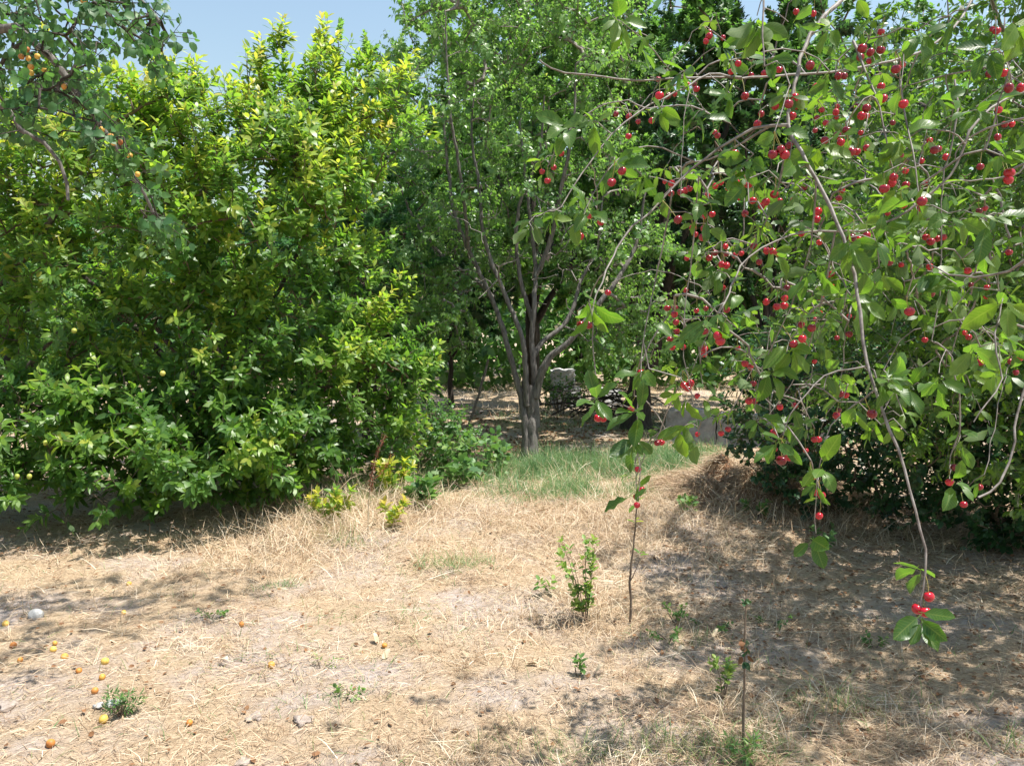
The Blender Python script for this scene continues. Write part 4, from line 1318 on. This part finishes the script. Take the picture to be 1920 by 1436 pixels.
# leaves at the fruiting spurs and along the traced branches
nb = nodes_c[rng.random(len(nodes_c)) < 0.8]
ax = nrm(rng.normal(0, .7, nb.shape) + [-.25, -.2, 0.0])
shoots(CH.L, nb, ax, rng.uniform(.01, .05, len(nb)), 4, 0.048, div=(1.4, 0.7), droop=0.4, upb=0.8, tint=rng.uniform(0.1, 0.8, len(nb)), tint_tip=0.0)
clusters = [(1005, 405, 1.78, 8), (1052, 395, 1.8, 6), (1150, 35, 1.9, 7), (1215, 70, 1.92, 5), (1105, 555, 1.68, 6), (1116, 750, 1.64, 6), (1330, 592, 1.58, 5), (1470, 820, 1.48, 5), (1645, 715, 1.47, 10), (1700, 730, 1.5, 4), (1723, 1143, 1.34, 6),
            (1200, 775, 1.78, 7), (1195, 815, 1.77, 5), (1196, 940, 1.76, 3), (1215, 690, 1.8, 5), (1095, 400, 1.8, 6), (1070, 240, 1.9, 5), (1120, 230, 1.9, 6), (1160, 310, 1.85, 7), (1215, 330, 1.85, 8), (1240, 200, 1.95, 7), (1290, 130, 2.0, 8), (1220, 145, 2.0, 5),
            (1340, 90, 1.95, 8), (1420, 30, 1.8, 9), (1480, 40, 1.8, 8), (1560, 60, 1.85, 8), (1640, 40, 1.9, 8), (1720, 60, 1.8, 7), (1800, 40, 1.7, 8), (1860, 90, 1.6, 6), (1900, 40, 1.5, 7), (1590, 445, 1.6, 8), (1640, 450, 1.6, 5), (1720, 370, 1.66, 6), (1700, 440, 1.7, 5),
            (1410, 290, 1.8, 7), (1480, 300, 1.75, 6), (1540, 270, 1.75, 6), (1300, 210, 1.95, 7), (1370, 180, 2.0, 7), (1300, 380, 1.85, 6), (1380, 330, 1.85, 7), (1440, 460, 1.7, 4), (1530, 500, 1.7, 5), (1600, 560, 1.6, 3), (1780, 400, 1.6, 5), (1850, 420, 1.5, 5), (1880, 300, 1.5, 6),
            (1312, 830, 1.9, 6), (1280, 640, 1.95, 5), (1420, 780, 1.85, 5), (1440, 690, 1.85, 5), (1528, 1000, 1.52, 3), (1540, 870, 1.52, 4), (1780, 900, 1.7, 5), (1760, 700, 1.8, 5), (1880, 560, 1.6, 5), (1820, 640, 1.7, 5), (1700, 560, 1.75, 5), (1680, 260, 1.8, 6), (1750, 180, 1.85, 7), (1830, 200, 1.7, 6), (1500, 180, 1.9, 6), (1600, 200, 1.9, 7), (1440, 110, 2.0, 7), (1540, 600, 1.8, 5), (1480, 640, 1.85, 5), (1390, 620, 1.9, 5)]
ct = np.array([P(a, b, c) for a, b, c, _ in clusters])
dmin = np.array([np.min(np.linalg.norm(CH.N[:near_n] - q, axis=1)) for q in ct])
CH.grow(ct[dmin > 0.012], up=0.1, sag=0.3, step=0.03, jit=0.006)
# thin hanging twigs
ht = []
for _ in range(150):
    px, py = rng.uniform(1270, 1920), rng.uniform(330, 820)
    ht.append(P(px, py, rng.uniform(1.7, 3.0)))
tw = CH.grow(np.array(ht), up=0.0, sag=0.9, step=0.05, jit=0.012)
B, A, Ls = CH.chain_shoots(tw, 6.0, 0.3, up=-0.2, out=0.1, rnd=0.8, tang=0.3, centre=h0, length=(0.01, 0.04))
shoots(CH.L, B, A, Ls, 3, 0.055, div=(1.5, 0.7), droop=0.5, upb=0.8, tint=rng.uniform(0.1, 0.75, len(B)), tint_tip=0.0)
# main crown behind
CH.limb([ARCH, h0 + [-.9, .1, 2.3], h0 + [-1.5, .2, 2.6]], .045, .012, M['dark_bark'], 'limb')
CH.limb([ARCH, h0 + [.6, .2, 2.4], h0 + [1.2, .4, 3.0]], .045, .012, M['dark_bark'], 'limb')
CH.limb([ARCH + [0, 0, .3], h0 + [-.4, .6, 2.8], h0 + [-.5, 1.2, 3.2]], .04, .012, M['dark_bark'], 'limb')
CH.limb([ARCH, h0 + [.5, -1.0, 2.3], h0 + [.6, -1.9, 2.6], h0 + [.4, -2.8, 2.7]], .045, .012, M['dark_bark'], 'limb')
ktips = np.vstack([in_ellipsoid((2.85, 4.6, 2.1), (1.45, 1.4, 1.5), 850, 3.0),
                   in_ellipsoid((2.9, 3.2, 2.5), (1.2, 0.9, 0.8), 300, 2.5),
                   in_ellipsoid((2.25, 4.3, 1.7), (0.85, 0.8, 0.8), 360, 2.5),
                   in_ellipsoid((2.35, 2.9, 2.95), (0.9, 0.9, 0.45), 220, 2.5),  # upper crown, shifted to place the shade it casts
                   in_ellipsoid((3.2, 3.1, 3.4), (1.0, 1.3, 0.4), 240, 2.5),  # unseen high crown, added for its shade on the ground
                   in_ellipsoid((1.9, 3.6, 2.1), (0.6, 0.7, 0.6), 170, 2.5),
                   in_ellipsoid((2.9, 4.2, 1.1), (0.95, 0.9, 0.65), 330, 3.0)])
kch = CH.grow(ktips, up=0.0, sag=0.35, step=0.1, minnode=0)
B, A, Ls = CH.chain_shoots(kch, 18, 0.05, up=-0.1, out=0.2, rnd=0.7, tang=0.4, centre=h0 + [0, 0, 2], length=(0.02, 0.10))
shoots(CH.L, B, A, Ls, 6, 0.05, div=(1.45, 0.6), droop=0.4, upb=0.8, tint=rng.uniform(0.0, 0.7, len(B)), tint_tip=0.0)
CH.clear_fruit(cher, 0.55)
for q, (_, _, _, k) in zip(ct, clusters):
    ax = nrm(np.array([[rng.normal(-.2, .45), rng.normal(-.5, .3), rng.normal(-.25, .35)]]))
    shoots(CH.L, q[None], ax, np.array([0.03]), k, rng.uniform(.05, .066), div=(1.5, 0.55), droop=0.22, upb=1.0, tint=rng.uniform(0.15, 0.78, 1), tint_tip=0.0)
CH.finish(cbk, 'cherry', M['cherry_leaf'], rtip=0.0011, rexp=0.36, n_parts=300, sides=4, rmax=0.012, cell=14, lite='cherry_lite')

# ------------------------------------------------------------------ shrubs and weeds
WEEDG = "weeds and seedlings in the clearing"


def shrub(name, label, base, c, r, n_tip, mat, tpl, leaf, J=8, tint=(0.1, 0.7), per_m=10, up=0.4, droop=0.3, cat="shrub", group=None, stem=0.015, n_parts=0, slen=(0.06, 0.2), part='stem'):
    base = np.asarray(base, float)
    T = Tree(name, label, cat, base, group)
    c = np.asarray(c, float)
    for k in range(3):
        a = k * 2.1 + rng.uniform(0, 1)
        e = c + np.array([math.cos(a) * r[0] * .4, math.sin(a) * r[1] * .4, r[2] * .2])
        T.limb([base + [0.02 * math.cos(a), 0.02 * math.sin(a), -.03], (base + e) / 2 + [0, 0, .05], e], stem, stem * .3, M['twig'], part, 6, 0.08, 0.004)
    tips = in_ellipsoid(c, r, n_tip, 3.5)
    tips[:, 2] = np.maximum(tips[:, 2], height(tips[:, 0], tips[:, 1]) + 0.04)
    ch = T.grow(tips, step=0.1)
    B, A, Ls = T.chain_shoots(ch, per_m, 0.2, up=up, out=0.4, rnd=0.5, tang=0.4, centre=base, length=slen)
    T.add_stems(B, A, Ls, 0.0018)
    shoots(T.L, B, A, Ls, J, leaf, droop=droop, tint=rng.uniform(*tint, len(B)), tint_tip=0.12)
    T.finish(M['twig'], tpl, mat, rtip=0.0025, n_parts=n_parts, crown='foliage', sides=4, rmax=0.012)
    return T


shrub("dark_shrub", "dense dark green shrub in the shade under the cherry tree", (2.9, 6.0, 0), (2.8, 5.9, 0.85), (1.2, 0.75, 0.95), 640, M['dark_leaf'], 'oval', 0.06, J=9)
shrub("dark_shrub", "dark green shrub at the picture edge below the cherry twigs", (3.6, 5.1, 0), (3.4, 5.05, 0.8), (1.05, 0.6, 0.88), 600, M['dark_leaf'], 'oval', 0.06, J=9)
shrub("leafy_shrub", "mid green leafy shrub between the concrete wall and the cherry tree", (2.9, 7.6, 0), (2.8, 7.5, 0.7), (0.65, 0.6, 0.7), 170, M['far_leaf'], 'oval', 0.06, J=9)
shrub("leafy_shrub", "small loose bush in front of the pale stone blocks", (0.75, 12.6, 0), (0.75, 12.6, 0.3), (0.45, 0.35, 0.3), 50, M['far_leaf'], 'oval', 0.06, J=5)
shrub("leafy_shrub", "low green bush between the plum and the grey trunk", (-0.95, 7.9, 0), (-0.95, 7.9, 0.3), (0.6, 0.5, 0.36), 170, M['far_leaf'], 'oval', 0.05, J=7)
shrub("leafy_shrub", "broad leafed green weed bush at the foot of the grey trunk", (-0.45, 7.7, 0), (-0.45, 7.6, 0.16), (0.42, 0.35, 0.2), 44, M['weed_leaf'], 'lobed', 0.07, J=4, droop=0.15, per_m=5)


def weed(label, px, py, h, w, n, tint, leaf=0.05, tpl='oval', J=7, mat='weed_leaf', group=WEEDG, lean=(0, 0), name="weed", parts=0):
    g = G(px, py)
    T = Tree(name, label, "weed", g, group)
    for i in range(n):
        a = i * 2.4 + rng.uniform(0, .6)
        e = g + np.array([math.cos(a) * w * rng.uniform(.3, 1) + lean[0], math.sin(a) * w * rng.uniform(.3, 1) + lean[1], h * rng.uniform(.6, 1)])
        p = T.limb([g - [0, 0, .015], (g + e) / 2 + [rng.normal(0, .01), rng.normal(0, .01), .02], e], 0.0028, 0.0012, M['weed_leaf'] if False else M['twig'], 'stem', 5, 0.03, 0.001)
        k = max(3, int(np.linalg.norm(e - g) / 0.05))
        t = rng.uniform(.15, .95, k)
        B = g + (e - g) * t[:, None]
        A = nrm(np.tile(nrm(e - g), (k, 1)) + rng.normal(0, .4, (k, 3)))
        B = np.vstack([B, e]); A = np.vstack([A, nrm(e - g)])
        shoots(T.L, B, A, np.full(k + 1, 0.04), J, leaf, droop=0.1, upb=0.4, tint=np.full(k + 1, tint) + rng.normal(0, .1, k + 1), tint_tip=0.2)
    T.finish(M['twig'], tpl, M[mat], n_parts=0, crown='foliage')
    return T


weed("bright leafy seedling clump standing upright in the middle of the straw", 1098, 1170, 0.42, 0.11, 7, 0.75, 0.042, 'oval', 4, lean=(-.04, 0), name="seedling")
weed("yellow green plum sucker beside the red dock stalk", 735, 935, 0.30, 0.16, 5, 0.75, 0.085, 'plum', 8, 'plum_leaf', name="seedling")
weed("small light green sucker in dry grass below the dock stalk", 735, 990, 0.16, 0.10, 3, 0.8, 0.075, 'plum', 7, 'plum_leaf', name="seedling")
weed("yellowish plum sucker in tall dry grass at the hedge foot", 620, 985, 0.26, 0.18, 5, 0.75, 0.08, 'plum', 8, 'plum_leaf', name="seedling")
weed("green thistle like weed with drooping leaves between straw and grass", 795, 955, 0.2, 0.1, 4, 0.35, 0.09, 'lobed', 4)
weed("large leafed weed at the straw edge before the broad leafed bush", 858, 912, 0.2, 0.16, 4, 0.3, 0.10, 'lobed', 4)
weed("low round leafed weed touching the foot of the grey trunk", 930, 880, 0.22, 0.14, 4, 0.3, 0.08, 'lobed', 4)
weed("tiny sprout with three leaves below the bright seedling clump", 1083, 1268, 0.05, 0.02, 1, 0.5, 0.04, 'oval', 5)
weed("two leafed pale sprout beside the bright seedling clump", 1022, 1115, 0.05, 0.03, 2, 0.6, 0.05, 'oval', 2)
weed("small feathery green tuft beside a white stone near fallen apricots", 225, 1340, 0.06, 0.06, 7, 0.35, 0.03, 'lance', 8)
weed("yellow green sprout close to the thin bare sapling", 1355, 1310, 0.14, 0.03, 3, 0.75, 0.032, 'oval', 6)
weed("green leafy weed low in the shaded straw beside the drooping cherry twig", 1640, 1215, 0.035, 0.05, 2, 0.4, 0.03, 'oval', 4)
weed("small green weed in half shade halfway between both thin saplings", 1265, 1165, 0.06, 0.05, 3, 0.6, 0.026, 'oval', 5)
weed("low green weed patch before the thin brown sapling", 1255, 1200, 0.035, 0.07, 3, 0.45, 0.022, 'oval', 5)
weed("creeping weed beside the dead topped sapling", 1340, 1180, 0.03, 0.09, 3, 0.45, 0.022, 'oval', 5)
weed("creeping green weed under the dappled cherry shade", 1450, 1175, 0.035, 0.08, 3, 0.45, 0.024, 'oval', 5)
weed("small broad leafed weed in straw before the hay heap", 1290, 960, 0.08, 0.06, 3, 0.5, 0.05, 'lobed', 4)
weed("grey green weed at the shaded face of the hay heap", 1420, 975, 0.12, 0.08, 3, 0.4, 0.06, 'oval', 5)
weed("flat green weed on bare soil near the plum shade", 395, 1160, 0.025, 0.05, 2, 0.5, 0.03, 'oval', 4)
weed("pale green weed on the bare dusty soil", 602, 1252, 0.035, 0.06, 2, 0.65, 0.025, 'lance', 5)
weed("dull small weed near the lower edge of bare soil", 650, 1310, 0.03, 0.05, 2, 0.55, 0.026, 'oval', 4)
weed("green shaded weed below the leaf hanging at the hay heap's dark side", 1545, 1030, 0.12, 0.08, 3, 0.25, 0.05, 'oval', 5)
weed("short upright weed among dry tufts at the lowest edge", 1395, 1436, 0.08, 0.05, 3, 0.5, 0.04, 'lance', 6)

# bare brown sapling and dead topped sapling
sp = G(1181, 1170)
T = Tree("sapling", "thin brown sapling stem rising from straw below a hanging cherry twig", "sapling", sp)
T.limb([sp - [0, 0, .03], P(1183, 1120, sp[1]), P(1181, 1090, sp[1]), P(1186, 1040, sp[1]), P(1191, 990, sp[1]), P(1194, 945, sp[1])], 0.008, 0.0035, M['twig'], 'stem', 7, .04, .0012)
T.limb([P(1181, 1090, sp[1]), P(1192, 1070, sp[1]), P(1200, 1045, sp[1])], 0.003, 0.0012, M['twig'], 'twig', 5, .03, .001)
B = np.array([P(1194, 948, sp[1]), P(1191, 985, sp[1]), P(1200, 1045, sp[1])])
shoots(T.L, B, np.tile([[0, 0, 1.]], (3, 1)), np.full(3, .03), 3, .07, droop=.5)
T.finish(M['twig'], 'plum', M['plum_leaf'], crown='foliage')

sp = G(1394, 1405)
Ys = sp[1]
T = Tree("sapling", "dead topped thin sapling with shrivelled leaves standing in a grass tuft", "sapling", sp)
T.limb([sp - [0, 0, .03], P(1394, 1340, Ys), P(1396, 1260, Ys), P(1397, 1190, Ys), P(1399, 1140, Ys), P(1397, 1108, Ys)], 0.0062, 0.0022, M['twig'], 'stem', 7, .03, .001)
B = np.array([P(1396, 1215, Ys), P(1397, 1200, Ys), P(1398, 1225, Ys), P(1397, 1240, Ys)])
shoots(T.L, B, nrm(rng.normal(0, 1, (4, 3))), np.full(4, .01), 4, .03, droop=.8)
B = np.array([P(1396, 1120, Ys), P(1400, 1135, Ys), P(1393, 1130, Ys)])
shoots(T.L, B, nrm(rng.normal(0, 1, (3, 3)) + [0, 0, .5]), np.full(3, .015), 5, .022, droop=.2)
T.finish(M['twig'], 'oval', M['dark_leaf'], crown='foliage')
for k in range(5):
    p = P(1394 + rng.normal(0, 6), 1222 + rng.normal(0, 12), Ys - .005)
    V, Tt, U = TPL['oval']
    o = obj("withered_leaf", new_mesh("withered_leaf", V * .03, Tt), M['brown_leaf'], T.root, Vector([float(q) for q in p]))
    o.rotation_euler = (rng.uniform(0, 6), rng.uniform(0, 6), rng.uniform(0, 6))

# red dock stalk
dk = G(690, 1005)
Yd = dk[1]
T = Tree("dock_stalk", "tall dry dock stalk with rust red seed clusters in front of the plum", "weed", dk)
p1 = T.limb([dk - [0, 0, .02], P(691, 950, Yd), P(696, 905, Yd), P(704, 860, Yd), P(722, 815, Yd)], 0.0045, 0.0016, M['dry_leaf'], 'stem', 6, .04, .001)
p2 = T.limb([P(697, 900, Yd), P(712, 890, Yd), P(728, 868, Yd), P(733, 845, Yd)], 0.0025, 0.0010, M['dock'], 'stem', 5, .03, .001)
L = Leaves()
for path, n, lo in ((p1, 420, .42), (p2, 60, .3)):
    i = rng.uniform(lo, 1, n) * (len(path) - 1)
    k = np.floor(i).astype(int).clip(0, len(path) - 2)
    q = path[k] + (path[k + 1] - path[k]) * (i - k)[:, None] + rng.normal(0, .0062, (n, 3))
    L.add(q, rng.normal(0, 1, (n, 3)), rng.normal(0, 1, (n, 3)), rng.uniform(.007, .014, n), rng.random(n))
a = L.arrays()
o = obj("seed_cluster", leaf_mesh("seed_cluster", 'far', *a), M['dock'], T.root)
o["kind"] = "stuff"

# ------------------------------------------------------------------ hay heap
hp = thing("hay_heap", "mound of raked tan hay with a dark hollow beside the dark shrub", "hay heap", (1.95, 6.4, float(height(1.95, 6.4))))
nx = 40
u, vv = np.meshgrid(np.linspace(-1, 1, nx), np.linspace(-1, 1, nx))
hx, hy = 1.95 + u * 0.85, 6.4 + vv * 0.65
rr = np.clip(1 - u ** 2 - vv ** 2, 0, 1)


def heap_z(x, y):
    uu, ww = (x - 1.95) / 0.85, (y - 6.4) / 0.65
    r2 = np.clip(1 - uu ** 2 - ww ** 2, 0, 1)
    z = 0.19 * r2 ** 0.8 * (1 + 0.55 * wave(x, y, .6, 1) + 0.25 * wave(x, y, .25, 2)) - 0.03
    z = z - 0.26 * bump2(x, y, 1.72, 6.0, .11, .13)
    return height(x, y) + z


v = np.stack([hx, hy, heap_z(hx, hy)], -1).reshape(-1, 3)
i = np.arange(nx - 1)[:, None] * nx + np.arange(nx - 1)[None]
f = np.stack([i, i + 1, i + nx + 1, i + nx], -1).reshape(-1, 4)
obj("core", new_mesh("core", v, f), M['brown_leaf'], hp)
n = 26000
a = rng.uniform(0, 6.28, n); q = np.sqrt(rng.random(n)) * 1.08
q = q * (1 + .25 * np.sin(a * 3 + 1) + .15 * np.sin(a * 7))
x, y = 1.95 + .85 * q * np.cos(a), 6.4 + .65 * q * np.sin(a)
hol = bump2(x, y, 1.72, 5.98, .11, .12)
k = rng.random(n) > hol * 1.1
x, y, a = x[k], y[k], a[k]
n = len(x)
e0 = rng.normal(-.1, .3, n)
pv = blades(np.column_stack([x, y, heap_z(x, y) + rng.uniform(0, .035, n)]), a + rng.normal(0, .9, n), rng.gamma(4, .035, n), rng.uniform(.0025, .0045, n), e0, e0 - rng.uniform(.1, .8, n), .46 + rng.normal(0, .2, n), 2, tip=.6)
o = obj("hay", new_mesh("hay", *pv, smooth=False), M['straw'], hp)
o["kind"] = "stuff"

# ------------------------------------------------------------------ things on the ground
FA = [(11, 1167, "yellow fallen apricot at the picture edge near the round grey stone"), (25, 1208, "small orange fallen apricot in shade, outermost toward the picture edge of the shaded ones"),
      (38, 1236, "yellow fallen apricot lying in shade, lowest of the shaded group"), (103, 1204, "yellow fallen apricot touching an orange one from behind in the shade"),
      (100, 1216, "orange fallen apricot touching a yellow one behind it in the shade"), (121, 1230, "yellow fallen apricot at the brink of shade beside the touching pair"),
      (197, 1238, "bright yellow fallen apricot in sun just past the shade edge"), (192, 1268, "lemon yellow fallen apricot in sunlit straw above the orange brown one"),
      (178, 1294, "orange brown fallen apricot in straw below the lemon yellow one"), (148, 1256, "faded orange apricot half hidden in straw between shade and sun"),
      (194, 1347, "deep orange fallen apricot against the feathery green tuft"), (95, 1393, "yellow orange fallen apricot alone at the lower picture corner"),
      (355, 1354, "torn orange apricot beside a little green weed on bare soil"), (509, 1245, "yellow fallen apricot alone on the sunlit dusty soil"),
      (242, 1092, "small yellow fallen apricot in dark straw right before the plum"), (232, 1146, "orange fallen apricot in shade level with the round grey stone"),
      (453, 1168, "pale yellowish fallen apricot at the end of the plum's shade"), (721, 1208, "bright yellow fallen apricot between two pale dry leaves in the sun")]
for (px, py, lab) in FA:
    g = G(px, py + 6)
    o = bpy.data.objects.new("fallen_apricot", APRI)
    COL.objects.link(o)
    s = rng.uniform(0.66, 0.92)
    o.scale = (s, s, s * rng.uniform(.88, 1))
    o.location = (g[0], g[1], g[2] + 0.012)
    o.rotation_euler = (rng.uniform(0, 6), rng.uniform(0, 6), rng.uniform(0, 6))
    tag(o, lab, "apricot", "apricots fallen on the ground")


def lump(name, label, cat, px, py, r, sq, mat, seed, amp=0.22, group=None):
    g = G(px, py)
    bm = bmesh.new()
    bmesh.ops.create_icosphere(bm, subdivisions=3, radius=1)
    q = np.random.default_rng(seed).uniform(0, 9, 6)
    for v in bm.verts:
        c = v.co
        k = 1 + amp * (math.sin(c.x * 3 + q[0]) * math.sin(c.y * 2.6 + q[1]) + .6 * math.sin(c.z * 5 + q[2] + c.x * 4) * math.sin(c.y * 6 + q[3])) + amp * .25 * math.sin(c.x * 17 + q[4]) * math.sin(c.y * 15 + c.z * 13 + q[5])
        v.co = Vector((c.x * r * k, c.y * r * k, c.z * r * k * sq))
    o = bm_obj(name, bm, mat, None, True)
    o.location = (g[0], g[1], g[2] + r * sq * .35)
    o.rotation_euler = (0, 0, seed)
    tag(o, label, cat, group)


lump("round_stone", "round pockmarked grey stone lying in the shade before the plum", "stone", 67, 1158, 0.038, .92, M['stone'], 2, .06)
lump("white_stone", "flat white stone behind the feathery green tuft", "stone", 213, 1320, 0.03, .4, M['stone'], 5, .2)
lump("white_stone", "small white stone beside the flat white one and the green tuft", "stone", 185, 1324, 0.018, .5, M['stone'], 6, .25)
for i, (px, py, r, lab) in enumerate([(14, 1325, .05, "grey lump of earth cut by the picture edge below the shade"), (481, 1232, .022, "small grey clod near the lone yellow apricot on bare soil"), (456, 1430, .03, "grey clod at the lowest edge before the bare soil"),
                                      (478, 1346, .04, "pale flat clod on the sunlit bare soil"), (569, 1352, .045, "broken pale clod right of the flat one on bare soil"), (410, 1125, .018, "tiny dark clod in the plum's shade")]):
    lump("soil_clod", lab, "clod", px, py, r * .75, .4, M['clod'], 30 + i, .4, "clods of earth on the bare soil")

DL = [(695, 1200, "pale dry leaf beside the bright yellow apricot in the sun"), (732, 1230, "curled whitish dry leaf below the bright yellow apricot"), (863, 1231, "small pale dry leaf alone on straw left of the tiny sprout"), (984, 1246, "pale dry leaf on straw between lone leaf and tiny sprout"),
      (1112, 1268, "broad white dry leaf right beside the tiny three leafed sprout"), (1265, 1237, "pale dry leaf below the weed patch near the dead topped sapling"), (432, 1254, "white dry leaf scrap on the dusty soil"), (1350, 1195, "whitish dry leaf beside the dead topped sapling"), (1600, 1368, "long cream husk on straw near the lower edge in half shade"),
      (1560, 1085, "tan dry leaf in a sun fleck under the cherry"), (1860, 1040, "grey dry leaf on the deep shaded ground under the cherry")]
V, Tt, U = TPL['cherry']
for i, (px, py, lab) in enumerate(DL):
    g = G(px, py)
    W = V.copy()
    W[:, 2] += 0.25 * np.sin(W[:, 1] * 4 + i) + 0.9 * W[:, 0] ** 2 * (1 if i % 2 else -1)
    o = obj("dry_leaf", new_mesh("dry_leaf", W * rng.uniform(.045, .065), Tt), M['dry_leaf'])
    o.location = (g[0], g[1], g[2] + 0.03)
    o.rotation_euler = (rng.uniform(-.4, .4), rng.uniform(-.4, .4), rng.uniform(0, 6.28))
    tag(o, lab, "dry leaf", "pale dry leaves on the straw")

# brown leaf litter in the shade of the far trees and under the plum
n = 9800
x = np.concatenate([rng.uniform(-1.2, 4.5, 4000), rng.uniform(-4.5, -1.4, 1200), rng.uniform(0.9, 4.2, 3400), rng.uniform(-3, 3, 1200)])
y = np.concatenate([rng.uniform(8.2, 12.5, 4000), rng.uniform(4.9, 7.5, 1200), rng.uniform(2.6, 6.4, 3400), rng.uniform(2.5, 6.5, 1200)])
L = Leaves()
L.add(np.column_stack([x, y, height(x, y) + .012]), np.column_stack([rng.normal(0, 1, (n, 2)), rng.normal(0, .15, n)]), rng.normal(0, .35, (n, 3)) + UP, np.where(y < 6.6, .5, 1.0) * rng.uniform(.03, .065, n), rng.random(n))
o = obj("leaf_litter", leaf_mesh("leaf_litter", 'oval', *L.arrays()), M['brown_leaf'])
tag(o, "brown fallen leaf litter on the shaded ground under the trees", "leaf litter", kind="stuff")
